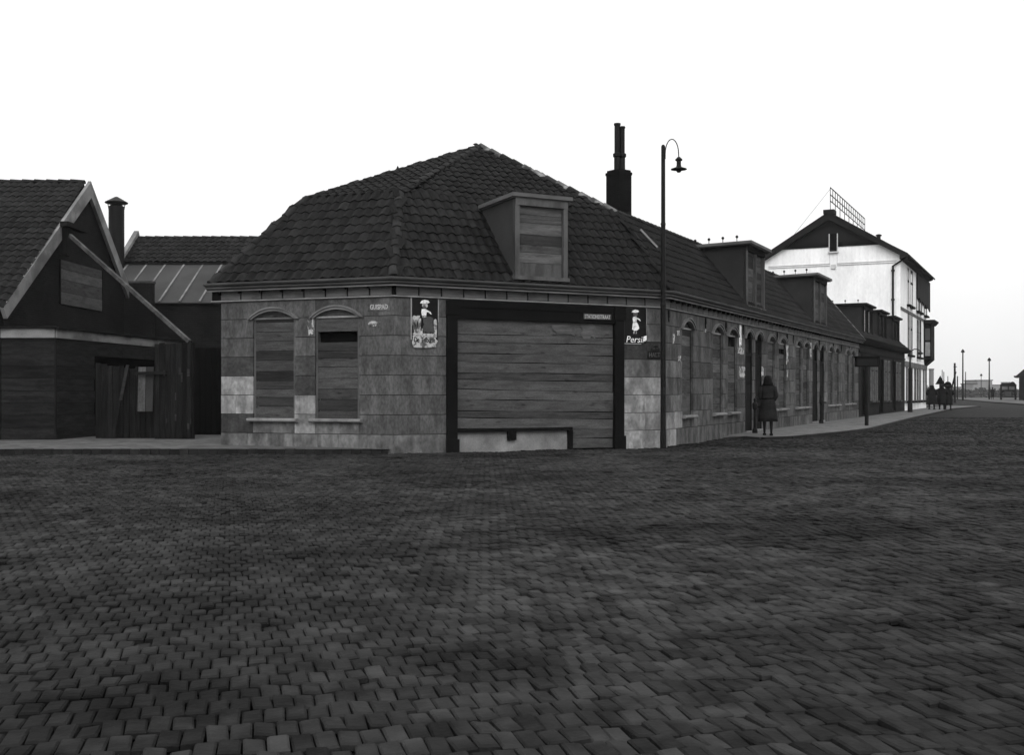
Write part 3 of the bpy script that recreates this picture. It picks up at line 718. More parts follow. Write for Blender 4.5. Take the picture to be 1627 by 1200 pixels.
# halt sign
u0, u1, zb, zt = FM.u(1028.5), FM.u(1053), FM.z(1040, 570), FM.z(1040, 558)
uc = (u0 + u1) / 2
hs = MB().prism(FM, [(u0, zb), (u1, zb), (u1, zt), (uc + .13, zt)] + [(uc + .13 * math.cos(a), zt + .14 * math.sin(a)) for a in [math.pi * k / 8 for k in range(1, 8)]] + [(uc - .13, zt), (u0, zt)], .004, .02).build('bus_stop_sign', 'black_enamel')
tag(hs, 'round-topped dark bus halt sign on the wall just left of the tall lamp post', 'sign')
text('HALTE', FM, 1030.5, 1051.5, 560.5, 567.5, .021, 'stone', hs, bold=.015); text('BUS', FM, 1036, 1045.5, 552.5, 556, .021, 'stone_dark', hs)
# torn bills on walls
bills = [
 (FL, 587, 605, 511, 519, 'scrap of white bill torn in tatters below the GUISPAD plate'),
 (FL, 489.5, 499.5, 508, 531, 'narrow white bill pasted between the two arched windows of the left front'),
 (FM, 884, 911, 516, 534, 'ragged bill remains on the top shopfront boards, left one of two', -.052),
 (FM, 926, 945, 517, 536, 'ragged bill remains on the top shopfront boards, right one of two', -.052),
 (FR, 1068.5, 1071.5, 531, 545, 'thin torn bill left of the first arched window of the row front'),
 (FR, 1075, 1079, 525, 533, 'small torn bill high up left of the first arched window of the row front'),
 (FR, 1077, 1081, 566, 574, 'white scrap halfway up left of the first arched window of the row front'),
 (FR, 1118, 1121.5, 523, 528, 'small square scrap between the first and second arched window of the row front'),
 (FR, 1174.3, 1177.8, 518, 550, 'long bright torn white strip left of the first pair of arched doors'),
 (FR, 1172.5, 1181, 553, 562.5, 'small printed bill just under the long white strip'),
 (FR, 1175, 1182.5, 582, 601, 'half-torn pale bill at shoulder height left of the first doors')]
for i, b in enumerate(bills):
    o = b[6] if len(b) > 6 else .008
    t = torn(b[0], b[1], b[2], b[3], b[4], None, 70 + i, rough=.3 if i not in (2, 3) else .5, o=o, m='white_enamel' if i == 8 else ('plank_pale' if i in (2, 3) else 'paper'))
    tag(t, b[5], 'poster')
    if i == 0: text('UW', FL, 588, 597, 514, 519, .011, 'black_enamel', t)

def anchors(parent, xs):
    for x in xs:
        u = FR.u(x); MB().box(FR, u - .045, u + .045, .004, .05, 3.19, 3.37).prism(FR, [(u - .035, 3.19), (u + .035, 3.19), (u + .01, 3.08), (u - .01, 3.08)], .004, .03).build('wall_anchor', 'iron', parent)
anchors(CH, [1062, 1120.5, 1153, 1180.5])

# ------------------------------------------------------------------ terraced houses along the street
ends = [UA, FR.u(1256), FR.u(1300.5), LR]
specs = [([(1219.8, 1231.5), (1237.5, 1249)], [(1200, 1210.8)], 'terraced house right beside the corner house, the bigger and nearer dormer above it', (1185.5, 1213.5)),
         ([(1264, 1273.5), (1275.8, 1285)], [(1291, 1299)], 'middle house of the pale stone row, under the second dormer from the lamp post', (1293, 1312.5)),
         ([(1315.5, 1323.2), (1325.3, 1333), (1343, 1349), (1351.3, 1357)], [(1302.3, 1309.5)], 'last house of the pale stone row, its roof verge against the dark brick building', None)]
houses = []
for k, (wins, doors, lab, dx) in enumerate(specs):
    a, b = ends[k], ends[k + 1]; c0 = FR.P((a + b) / 2, 0, 0)
    h = thing('terraced_house', (c0.x, c0.y, 0), lab, 'house', 'houses of the pale stone row'); houses.append(h)
    hs_ = [opening(FR, h, *RW(*w), .67, 'window', rise=.2, seed=100 + 10 * k + i, tone='stone_row', gap=(2.55, 2.9) if (k, i) == (0, 1) else None) for i, w in enumerate(wins)]
    hs_ += [opening(FR, h, *RW(*w), .0, 'door', rise=.22, tone='stone_row') for w in doors]
    ashlar(FR, h, a, b, hs_, rt, 60 + k, 1.3)
    fill(FR, h, a, b)
    cornice(h, [('f', FR, a), ('f', FR, b)], [(FR, a, b, .50)])
    e0, e1, t0, t1 = FR.P(a, OE, ZE), FR.P(b, OE, ZE), FR.P(a, -1.62, ZB), FR.P(b, -1.62, ZB)
    m = MB(); m.poly([e0, e1, t1, t0]).poly([t0, t1, FR.P(b, -4.6, ZB - .25), FR.P(a, -4.6, ZB - .25)])
    rf = m.build('roof', 'roof_base', h, flip=False)
    put_tiles(rf, h.location, tile_face([e0, e1, t1, t0], TW, TL), TW, TL, 'tile_old', 0 if k else 60)
    ridge_tiles(rf, t0, t1, r=.11)
    MB().box(FR, a, b, -4.8, -4.6, -.1, ZB - .3).build('rear_wall', 'brick_row', h)
    if dx: dormer(FR, h, FR.u(dx[0], .1), FR.u(dx[1], .1), 3.98, 5.90, .10, -1.75, 2, pins=4, seed=30 + k)
anchors(houses[0], [1234.3, 1250]); anchors(houses[1], [1260, 1283]); anchors(houses[2], [1301.5, 1323.5, 1336.5, 1348.5])
# verge of the last house
va, vb = FR.P(LR - .05, OE, ZE), FR.P(LR - .05, -1.66, ZB + .05)
MB().bar(va, vb, .22, .16).bar(vb, FR.P(LR - .05, -3.2, ZB + .22), .22, .16).build('verge_coping', 'trim', houses[2])
MB().box(FR, LR - 1.2, LR - .1, -2.6, -2.0, 5.9, 6.35).build('chimney', 'brick_row', houses[2])
for F, x, y in ((houses[1], 1264, 360),): 
    q = FR.P(FR.u(1236, -2.2), -2.2, 0); MB().lathe((q.x, q.y, 0), [(.09, 5.8), (.09, 6.35), (.2, 6.36), (.2, 6.42), (.05, 6.46)], 10).build('roof_vent', 'iron', houses[0])
for i, b in enumerate([(1209.5, 1212.5, 583, 598, 'slim white scrap right of the second arched door, over the walking woman'), (1248.5, 1252, 545, 576, 'long tattered bill between the first and second window pair of the terrace'),
                       (1249.5, 1251.5, 588, 600, 'short white scrap low between the first and second window pair of the terrace'), (1277.5, 1281.5, 574, 618, 'long pale paper down the boards of a middle terrace window'), (1286, 1289, 545, 568, 'pale bill on the pier left of the second pair of doors')]):
    t = torn(FR, b[0], b[1], b[2], b[3], None, 90 + i, rough=.3, o=.01 if i != 3 else -.10, m='paper' if i != 3 else 'plank_pale'); tag(t, b[4], 'poster')

# ------------------------------------------------------------------ dark brick houses beyond the terrace
LB = FR.u(1437) ; c0 = FR.P((LR + LB) / 2, 0, 0)
bh = thing('brick_house', (c0.x, c0.y, 0), 'low dark brick building with three flat-roofed dormers before the tall white building', 'house')
MB().box(FR, LR + .02, LB, -.4, .02, -.2, 3.62).build('wall', 'brick_row', bh)
MB().loft([[FR.P(u, o, z) for o, z in ((-.3, 3.62), (.2, 3.62), (.3, 3.72), (.36, 3.86), (-.3, 3.86))] for u in (LR + .02, LB + .1)]).build('gutter', 'dark_wood', bh)
MB().box(FR, LR + .02, LB, .022, .07, 3.2, 3.3).build('astragal', 'dark_wood', bh)
for x0, x1, y0, y1, m in ((1382.5, 1386.5, 584, 637, 'curtain'), (1389, 1392.5, 584, 637, 'curtain'), (1404.5, 1407.5, 578, 636.5, 'curtain'), (1410, 1412.5, 578, 636.5, 'curtain'), (1423, 1425.5, 578, 636, 'curtain'), (1427.5, 1430, 578, 636, 'curtain')):
    u0, u1 = RW(x0, x1); z0, z1 = FR.z((x0 + x1) / 2, y1), 2.9
    w = MB().box(FR, u0 - .06, u0, .02, .06, z0, z1).box(FR, u1, u1 + .06, .02, .06, z0, z1).box(FR, u0 - .06, u1 + .06, .02, .06, z1, z1 + .1).build('window', 'trim', bh)
    MB().box(FR, u0, u1, .022, .03, z0, z1).build('pane', m, w); MB().box(FR, u0, u1, .03, .05, 2.3, 2.36).build('transom', 'dark_wood', w)
    MB().box(FR, u0 - .12, u1 + .12, .02, .16, z0 - .09, z0 - .005).build('sill', 'stone_dark', w)
for x0, x1 in ((1368.5, 1373.5), (1396.5, 1401.5), (1418, 1421.5)):
    u0, u1 = RW(x0, x1); w = MB().box(FR, u0 - .07, u0, .02, .07, 0, 3.0).box(FR, u1, u1 + .07, .02, .07, 0, 3.0).box(FR, u0 - .07, u1 + .07, .02, .07, 3.0, 3.1).build('door_frame', 'dark_wood', bh)
    MB().box(FR, u0, u1, .022, .04, .05, 3.0).build('door', 'void', w)
e0, e1, t0, t1 = FR.P(LR, .26, 3.86), FR.P(LB + .1, .26, 3.86), FR.P(LR, -1.9, 5.75), FR.P(LB, -1.9, 5.75)
m = MB(); m.poly([e0, e1, t1, t0]).poly([t0, t1, FR.P(LB, -6, 5.9), FR.P(LR, -6, 5.9)]).poly([e1, t1, FR.P(LB, -6, 5.9), FR.P(LB, -6, 3.8)])
rf = m.build('roof', 'roof_base', bh, flip=False)
put_tiles(rf, bh.location, tile_face([e0, e1, t1, t0], TW, TL), TW, TL, 'tile_old', 0)
for i, (a, b) in enumerate(((1372, 1386), (1396.5, 1408), (1418, 1428.5))):
    dormer(FR, bh, FR.u(a, -.15), FR.u(b, -.15), 4.1, 5.7, -.15, -2.6, 2, cheek='cheek_row', frame='dark_wood', boards='glass', slab='gable_dark', pins=4 if i == 0 else 0, over=.2, rise_b=.0)

# ------------------------------------------------------------------ white hotel
C0 = (25.3, 73.8)
FW = Face(C0, FR.d, rise=0); FG = Face(C0, (-.901, .434), side=-1)
hotel = thing('hotel', (C0[0], C0[1], .1), 'tall whitewashed building with dark gable top and a corner downpipe', 'building')
GW, GL = 9.0, 16.2; ZE2 = 10.45; AP = 13.25
MB().prism(FG, [(0, 0), (GW, 0), (GW, ZE2), (GW / 2, AP - .25), (0, ZE2)], -.4, 0).build('gable_wall', 'white_render', hotel)
MB().box(FW, .02, GL, -.4, 0, 0, ZE2).build('wall', 'white_render', hotel)
# dark gable infill with a scalloped lower edge, and side strips under the verge
zc = 11.35
def gz(u): return ZE2 + (AP - .25 - ZE2) * (1 - abs(u - GW / 2) / (GW / 2))
a0 = (zc - ZE2) / (AP - .25 - ZE2) * GW / 2
pts = [(a0 - .5, gz(a0 - .5))]; n = 20; a1 = GW - a0
for i in range(n):
    x0 = a0 + (a1 - a0) * i / n; x1 = a0 + (a1 - a0) * (i + 1) / n
    pts += [(x0, zc), (x0 + .04, zc - .18), ((x0 + x1) / 2, zc - .25), (x1 - .04, zc - .18)]
pts += [(a1, zc), (a1 + .5, gz(a1 + .5)), (GW / 2, AP - .25)]
MB().prism(FG, pts, .004, .05).build('gable_boarding', 'gable_dark', hotel)
m = MB()
for s_ in (0, 1):
    ua, ub = (-.5, GW / 2) if s_ == 0 else (GW + .5, GW / 2); za, zb = ZE2 - .3, AP + .02
    m.prism(FG, [(ua, za - .15), (ub, zb - .40), (ub, zb), (ua, za + .22)], -.05 + .0 , .42 + s_ * .003)
m.build('verge_board', 'gable_dark', hotel)
sl = MB()
for s_ in (0, 1):
    ua = -.6 if s_ == 0 else GW + .6
    p = [FG.P(ua, .45, ZE2 - .3), FG.P(GW / 2, .45, AP + .03), FG.P(GW / 2, -GL - .5, AP + .03), FG.P(ua, -GL - .5, ZE2 - .3)]
    sl.loft([[q + Vector((0, 0, dz)) for q in p] for dz in (0, .12)])
sl.build('roof', 'tile_old', hotel)
MB().loft([[FW.P(u, o, z) for o, z in ((.0, ZE2 - .45), (.34, ZE2 - .35), (.46, ZE2 - .28), (.46, ZE2 - .1), (.0, ZE2 + .1))] for u in (-.45, GL + .5)]).build('gutter', 'gable_dark', hotel)
MB().box(FG, GW / 2 - .35, GW / 2 + .35, -.5, .45, AP, AP + .28).build('ridge_cap', 'gable_dark', hotel)
for px in (1275, 1392):
    u = FG.u(px); b = FG.P(u, -1.2, gz(u) + .1); MB().lathe(b, [(.13, 0), (.13, .35), (.2, .37), (.2, .45), (.05, .5)], 10).build('roof_vent', 'iron', hotel)
# attic window, band, brackets
u0, u1 = sorted((FG.u(1318.5), FG.u(1330)))
w = MB().box(FG, u0 - .06, u0, .0, .09, 10.75, 11.95).box(FG, u1, u1 + .06, .0, .09, 10.75, 11.95).box(FG, u0 - .1, u1 + .1, 0, .16, 10.66, 10.75).build('window', 'white_trim', hotel)
MB().box(FG, u0, u1, .005, .06, 10.75, 11.95).build('pane', 'void', w)
MB().box(FG, u0 - .02, u0, 0, .03, 9.9, 10.6).box(FG, u1, u1 + .02, 0, .03, 9.9, 10.6).box(FG, (u0 + u1) / 2 - .15, (u0 + u1) / 2 + .15, 0, .08, 9.6, 9.9).build('bracket', 'white_trim', hotel)
MB().box(FG, .25, u0 - .0, 0, .05, 9.82, 9.86).box(FG, .25, u0, 0, .05, 9.94, 9.98).box(FG, u1, GW - .4, 0, .05, 9.82, 9.86).box(FG, u1, GW - .4, 0, .05, 9.94, 9.98).build('string_course', 'white_trim', hotel)
u = .45; dp = MB().tube([FW.P(-.1, .45, ZE2 - .3), FG.P(u, .12, ZE2 - .85), FG.P(u, .12, 0.2)], .07, 8)
for z in (9.3, 7.4, 5.3): dp.lathe(FG.P(u, .12, z), [(.12, -.05), (.12, .05)], 8)
dp.build('downpipe', 'iron', hotel)
# front windows
def fwin(x0, x1, z0, z1, pane='window_glass', trans=True, fr='stone_mid'):
    a, b = FW.u(x0), FW.u(x1)
    w = MB().box(FW, a - .05, a, 0, .05, z0, z1).box(FW, b, b + .05, 0, .05, z0, z1).box(FW, a - .05, b + .05, 0, .05, z1, z1 + .12).build('window', fr, hotel)
    MB().box(FW, a, b, .004, .02, z0, z1).build('pane', pane, w)
    if trans: MB().box(FW, a, b, .02, .05, z0 + (z1 - z0) * .62, z0 + (z1 - z0) * .62 + .12).build('transom', 'dark_wood', w)
    MB().box(FW, a - .1, b + .1, 0, .22, z0 - .14, z0 - .003).build('sill', 'dark_wood', w)
for a, b in ((1441, 1443.3), (1445.6, 1449.5)): fwin(a, b, 7.35, 9.85, fr='white_trim')
for a, b in ((1456, 1459.5), (1461, 1463.6), (1468, 1472)): fwin(a, b, 7.3, 9.6)
for a, b in ((1442.3, 1444), (1446.5, 1448.7), (1456.7, 1458.7), (1460.6, 1462.6)): fwin(a, b, 3.95, 6.75)
for x0, x1 in ((1439.5, 1441), (1447, 1449), (1452.5, 1454.5), (1456.5, 1458.5), (1460.3, 1462), (1466.5, 1468), (1470, 1471.5)):
    fwin(x0, x1, .75, 3.0, pane='curtain')
MB().box(FW, .02, GL, .0, .07, 3.08, 3.45).build('ground_floor_band', 'stone_mid', hotel)
MB().box(FW, .02, GL, .0, .05, .62, .8).build('plinth_band', 'stone_mid', hotel)
MB().box(FW, .02, GL, .0, .04, 6.75, 6.95).build('first_floor_band', 'stone_mid', hotel)
# dark hanging canopy near the eaves
a, b = FW.u(1455.5), FW.u(1475.5); n = 8
pts = [(a, ZE2 - .4)] + [(a + (b - a) * i / n, 8.15 - .05 * i + (.18 if i % 2 else 0)) for i in range(n + 1)] + [(b, ZE2 - .4)]
MB().prism(FW, pts, .03, .12).build('loggia_boarding', 'gable_dark', hotel)
# oriel bay
a, b = FW.u(1467.5), FW.u(1474)
bay = MB().loft([[FW.P(a, 0, z), FW.P(a + .2, .52, z), FW.P(b - .2, .52, z), FW.P(b, 0, z)] for z in (3.9, 6.55)]).build('oriel', 'black_paint', hotel)
MB().loft([[FW.P(a - .15, 0, z), FW.P(a + .1 - e, .58 + e, z), FW.P(b - .1 + e, .58 + e, z), FW.P(b + .15, 0, z)] for z, e in ((6.55, .02), (6.8, .22), (6.9, .22))]).build('oriel_roof', 'gable_dark', bay)
MB().loft([[FW.P(a + k, 0, z), FW.P(a + .2 + k, .52 - k * .8, z), FW.P(b - .2 - k, .52 - k * .8, z), FW.P(b - k, 0, z)] for z, k in ((3.4, .6), (3.89, .0))]).build('oriel_bracket', 'black_paint', bay)
for z0, z1, m in ((4.15, 5.2, 'trim_pale'), (5.35, 6.25, 'curtain')):
    MB().loft([[FW.P(a + .04, .10, z), FW.P(a + .165, .43, z), FW.P(a + .125, .45, z), FW.P(a - .0, .12, z)] for z in (z0, z1)]).build('pane', m, bay)
# roof sign frame
def ridgep(t, z): return FG.P(GW / 2, -t, z)
fr = thing('roof_sign_frame', tuple(ridgep(.3, AP)), 'empty steel lettering frame standing on the ridge of the white building', 'sign frame')
m = MB(); tl_ = 15.3
for z in (14.2, 14.62, 15.1): m.bar(ridgep(.2, z), ridgep(tl_, z), .05, .05)
m.build('rail', 'iron', fr)
for i in range(17):
    t = .2 + (tl_ - .2) * i / 16; MB().bar(ridgep(t, 13.2 if i % 2 == 0 else 14.2), ridgep(t, 15.1), .04, .04, up=(1, 0, 0)).build('upright', 'iron', fr)
MB().tube([ridgep(.2, 15.0), FG.P(GW / 2 + 2.6, -.6, 12.0)], .012, 5).build('stay_wire', 'iron', fr)

# ------------------------------------------------------------------ gable house on the left
GY0, GY1, GYM = 29.2, 38.7, 34.4
FH = Face((-13.1, GY0), (.3, 9.5)); ZG, ZA = 3.70, 7.68
gh = thing('gable_house', (-15, 33, .1), 'dark brick house with pale bargeboards on a pointed gable, at the left edge', 'house')
um_ = (GYM - GY0) / FH.d.y; uE = (GY1 - GY0) / FH.d.y
MB().prism(FH, [(0, -.2), (uE, -.2), (uE, ZG), (um_, ZA - .15), (0, ZG)], -.3, 0).build('gable_wall', 'brick_dark', gh)
MB().wbox(-22, -13.3, GY0 + .1, GY0 + .3, -.2, ZG).build('front_wall', 'brick_x', gh)
for nm_, (ua, za, ub, zb) in (('l', (-.35, ZG - .25, um_ + .02, ZA + .03)), ('r', (uE + .25, ZG - .15, um_ - .02, ZA + .03))):
    L_ = math.hypot(ub - ua, zb - za); k = .34; nx, nz_ = -(zb - za) / L_ * k, (ub - ua) / L_ * k
    if nz_ > 0: nx, nz_ = -nx, -nz_
    MB().prism(FH, [(ua, za), (ub, zb), (ub, zb - .50 if nm_ == 'l' else zb - .44), (ua + nx, za + nz_)], .06, .16).build('bargeboard', 'rake', gh)
e0, e1 = Vector((-20, GY0 - .35, ZG - .27)), Vector((-13.16, GY0 - .35, ZG - .27)); t1, t0 = Vector((-13.02, GYM, ZA)), Vector((-20, GYM, ZA))
m = MB(); m.poly([e0, e1, t1, t0]).poly([t0, t1, (-12.7, GY1 + .3, ZG - .2), (-20, GY1 + .3, ZG - .2)]); rf = m.build('roof', 'roof_base', gh, flip=False)
tl = [M for M in tile_face([e0, e1, t1, t0], TW, TL) if M.translation.x > -18.6]
put_tiles(rf, gh.location, tl, TW, TL, 'tile', 300)
ridge_tiles(rf, t0 + Vector((1.5, 0, 0)), t1, r=.11)
# boarded gable window
u0, u1 = FH.u(94.5), FH.u(160.5); z0, z1 = 3.84, 5.12
w = MB().box(FH, u0 - .05, u0, 0, .05, z0, z1).box(FH, u1, u1 + .05, 0, .05, z0, z1).build('window', 'dark_wood', gh)
zz = z0
for h, mm in ((.36, 'plank_shop'), (.36, 'plank'), (.30, 'plank_shop'), (.26, 'plank')):
    MB().box(FH, u0, u1, .005, .03 + R.uniform(0, .01), zz + .004, zz + h - .006).build('plank', mm, w); zz += h
u = FH.u(97); z = FH.z(97, 358)
MB().box(FH, u - .45, u + .95, .16, .40, z - .09, z + .05).box(FH, u - .3, u + .0, .16, .30, z - .9, z - .1).build('purlin_end', 'dark_wood', gh)
MB().box(FH, FH.u(222) - .3, FH.u(222) + .1, .1, .3, 3.25, 3.42).build('kneeler', 'rake', gh)
# long prop
pr0, pr1 = FH.P(FH.u(92), .35, FH.z(92, 374)), at(301, 543, 29.6)
pp = MB().bar(pr0, pr1, .085, .10).build('timber_prop', 'timber'); tag(pp, 'long slanting timber prop from the pale gable down to the board fence', 'timber')
# sheet metal flue
q = at(185, 400, 40.5)
fl = thing('metal_flue', (q.x, q.y, 3), 'round sheet-metal flue with a conical cap rising behind the pointed gable', 'chimney')
MB().lathe((q.x, q.y, 0), [(.27, .5), (.27, 7.95), (.2, 8.0)], 20).build('pipe', 'iron', fl, smooth=False)
MB().lathe((q.x, q.y, 0), [(.38, 8.06), (.40, 8.08), (.40, 8.10), (.05, 8.30), (.01, 8.31)], 20).build('cap', 'iron', fl)
for k in range(4):
    a = k * math.pi / 2 + .4; MB().bar((q.x + .25 * math.cos(a), q.y + .25 * math.sin(a), 7.8), (q.x + .3 * math.cos(a), q.y + .3 * math.sin(a), 8.1), .02, .03).build('cap_strut', 'iron', fl)

# timber lean-to in front of the gable
sh = thing('timber_lean_to', (-12, 29.5, .1), 'low lean-to of wide horizontal boards under a pale fascia, before the brick gable', 'shed')
C1 = Vector((-11.73, 29.1)); FA = Face((-13.12, 29.1), (1, 0)); FB = Face(C1, (1.09, 8.2))
WA = 1.39; LB2 = 8.27
zt = 2.69
MB().box(FA, -.0, WA, -.0, .045, zt, 2.93).build('fascia', 'fascia', sh); MB().box(FB, .0, LB2, .0, .045, zt, 2.93).build('fascia', 'fascia', sh)
MB().loft([[(-13.15, 29.0, z), (-11.62, 29.0, z), (-10.53, 37.35, z), (-12.7, 37.5, z + .0)] for z in (2.932, 2.99)]).build('roof', 'roof_base', sh)
for F, L_ in ((FA, WA), (FB, LB2)):
    z = .06; i = 0
    while z < zt - .05:
        h = min(.318, zt - z); oo = R.uniform(-.004, .012)
        lim = L_ if (F is FA or z > 2.0) else 2.02 + .12 * i * 0 + R.uniform(-.06, .06)
        for a, b in ([(0, lim)] if F is FA else ([(0, lim)] if lim < 3 else [(0, 3.6), (3.605, lim)])):
            MB().box(F, a + .003, b - .003, -.03, .01 + oo, z + .004, z + h - .005).build('plank', 'plank_shed', sh)
        z += h; i += 1
MB().tube([(C1.x, C1.y, .05), (C1.x, C1.y, 2.68)], .035, 6).build('corner_post', 'dark_wood', sh)
MB().box(FA, -.6, WA, -.5, -.45, 0, 2.9).box(FB, .4, LB2, -1.2, -1.15, 0, 2.9).build('inner_wall', 'void', sh)
MB().box(FA, -1.2, -.0, -.02, .02, 0, 3.2).build('edge_board', 'black_paint', sh)

# rough board fence
fn = thing('board_fence', (-9, 29.6, .1), 'rough dark fence of upright boards with pale worn scars, left of the black passage', 'fence')
def upright(x0, x1, Y, ytop, ybot, m, nm='board', lean=0, th=.03, par=fn):
    a, b, c, d = at(x0, ybot, Y), at(x1, ybot, Y), at(x1 + lean, ytop, Y), at(x0 + lean, ytop + R.uniform(-.6, .6), Y)
    return MB().loft([[p + Vector((0, dy, 0)) for p in (a, b, c, d)] for dy in (0, th)]).build(nm, m, par)
x = 245.5; i = 0
while x < 307:
    w = R.uniform(6.5, 9.5); upright(x, min(x + w - .5, 309), 29.5 + R.uniform(0, .03), 544.5 + (1.5 if x < 250 else 0) + R.uniform(0, 2), 698.5, 'fence_wood'); x += w
x = 152
while x < 245:
    w = R.uniform(7, 11); upright(x, x + w - .6, 29.85 + R.uniform(0, .04), 577 + (x - 152) * .13 + R.uniform(-3, 3), 698, 'fence_wood'); x += w
upright(189, 194, 29.75, 580, 636, 'plank_dark', 'leaning_board', lean=11); upright(176, 182, 29.7, 640, 697, 'fence_wood', 'leaning_board', lean=9)
MB().bar(at(212, 593.5, 29.45), at(265, 592.5, 29.45), .06, .08).build('rail', 'dark_wood', fn)
for k in range(2): upright(218.5 + k * 12.4, 230 + k * 12.4, 29.55, 583, 654, 'cheek' if k else 'stone', 'pale_board', lean=1.5)
for i in range(9):
    xx = R.uniform(258, 302); yy = R.uniform(590, 690); upright(xx, xx + R.uniform(1.5, 4), 29.46, yy - R.uniform(8, 16), yy, 'plank_dark', 'bare_patch', th=.02)
# near-black plank screen painting in the passage's darkness, and brick walls behind
pg = thing('passage_dark_screen', (-8, 32, .1), 'black plank screen added for the darkness of the narrow passage beside the corner house', 'dark screen')
xq = at(300, 600, 32).x
for i in range(8): MB().wbox(xq + i * .16, xq + i * .16 + .153, 32, 32.03, 0, 2.55).build('plank', 'void', pg)

# rear workshop: tiled ridge, zinc-covered lower roof, brick wall
ws = thing('rear_workshop', (-9, 40, .1), 'workshop behind with a strip of roof tiles above a ribbed sheet-metal slope', 'building')
XW, XE = -14.09, -4.9
m = MB(); t_ = 7.10
m.poly([(XW, 40.72, 5.92), (XE, 40.72, 5.92), (XE, 42.5, t_), (XW, 42.5, t_)]).poly([(XW, 42.5, t_), (XE, 42.5, t_), (XE, 47, 4.8), (XW, 47, 4.8)])
rf = m.build('roof', 'roof_base', ws, flip=False)
put_tiles(rf, ws.location, tile_face([(XW + .1, 40.82, 5.98), (XE, 40.82, 5.98), (XE, 42.5, t_), (XW + .1, 42.5, t_)], TW, TL), TW, TL, 'tile', 300)
ridge_tiles(rf, (XW, 42.5, t_), (XE, 42.5, t_), r=.10)
MB().bar((XW, 40.66, 5.94), (XW, 42.56, 7.28), .17, .22).build('verge_coping', 'rake', ws)
MB().loft([[(XW + .1, 40.93, 5.96 + d), (XE, 40.93, 5.96 + d), (XE, 37.88, 4.27 + d), (XW + .1, 37.88, 4.27 + d)] for d in (0, .04)]).build('sheet_roof', 'zinc', ws)
x = XW + .27
while x < XE:
    MB().bar((x, 40.88, 5.955), (x, 37.86, 4.335), .06, .05).build('roof_batten', 'zinc_rib', ws); x += .675
MB().wbox(XW + .1, XE, 37.98, 38.25, -.1, 4.28).wbox(XW + .1, XE, 40.9, 41.1, 3.7, 5.97).build('wall', 'brick_x', ws)
ob_ = thing('brick_parapet', (-12.4, 37.7, .1), 'short dark brick wall rising between the pointed gable and the ribbed metal roof', 'wall')
MB().wbox(-12.9, -11.92, 37.5, 37.8, -.1, 4.92).build('brickwork', 'brick_x', ob_)
MB().wbox(-12.93, -11.89, 37.47, 37.83, 4.922, 4.99).build('coping', 'stone_dark', ob_)

# ------------------------------------------------------------------ tall lamp post at the corner
lp = thing('street_lamp', (3.73, 27.95, -.1), 'tall dark lamp post with swan-neck arm and hanging lamp at the shop corner', 'street lamp', 'street lamps with a swan-neck arm')
lx, ly = 3.73, 27.95
m = MB(); m.lathe((lx, ly, 0), [(.078, -.15), (.078, .3), (.068, .34), (.066, 3.4), (.072, 3.42), (.072, 3.48), (.060, 3.5), (.056, 5.4), (.062, 5.42), (.062, 5.46), (.052, 5.48), (.05, 7.36), (.03, 7.4)], 14).build('post', 'iron', lp, smooth=False)
arm = [(lx + .05, 7.05)] + [(lx + .215 - .165 * math.cos(a), 7.18 + .36 * math.sin(a)) for a in [math.pi * k / 12 for k in range(13)]] + [(lx + .385, 7.08)]
MB().tube([(x, ly, z) for x, z in arm], .013, 6).build('arm', 'iron', lp)
qx = lx + .385
lm = MB().lathe((qx, ly, 0), [(.03, 7.10), (.05, 7.08), (.09, 7.04), (.085, 7.01), (.055, 7.0), (.055, 6.90), (.065, 6.86), (.10, 6.84), (.195, 6.805), (.20, 6.79), (.10, 6.78)], 18).build('lamp_shade', 'iron', lp)
MB().lathe((qx, ly, 0), [(.05, 6.79), (.07, 6.76), (.04, 6.72), (.005, 6.71)], 12).build('bulb', 'window_glass', lm)
# second lamp by the white building
q = at(1446, 655, 69); z0 = q.z
l2 = thing('street_lamp', (q.x, q.y, z0), 'short lamp post with a curved arm in front of the white building', 'street lamp', 'street lamps with a swan-neck arm')
MB().lathe((q.x, q.y, z0), [(.15, 0), (.15, .5), (.12, .55), (.12, 2.65), (.05, 2.75), (.045, 3.75), (.02, 3.8)], 12).build('post', 'iron', l2)
MB().tube([(q.x + x, q.y, z0 + z) for x, z in ((0, 3.55), (.08, 3.72), (.25, 3.84), (.5, 3.82), (.62, 3.7))], .03, 6).build('arm', 'iron', l2)
MB().lathe((q.x + .62, q.y, z0), [(.05, 3.7), (.08, 3.66), (.22, 3.56), (.05, 3.5)], 12).build('lamp_shade', 'iron', l2)

# sign post with a dark box on the pavement
q = at(1377, 676, 43.2)
sg = thing('sign_post', (q.x, q.y, q.z), 'dark post carrying a wide black box sign on the pavement before the brick houses', 'sign post')
MB().lathe((q.x, q.y, 0), [(.075, q.z - .1), (.075, 2.3)], 10).build('post', 'iron', sg)
b = MB().wbox(q.x - .43, q.x + .43, q.y - .09, q.y + .09, 2.28, 2.62).build('sign_box', 'void', sg)
MB().wbox(q.x - .46, q.x + .46, q.y - .12, q.y + .12, 2.622, 2.68).build('sign_lid', 'void', sg)
MB().wbox(q.x - .38, q.x + .38, q.y - .10, q.y - .093, 2.33, 2.58).build('sign_face', 'gable_dark', sg)
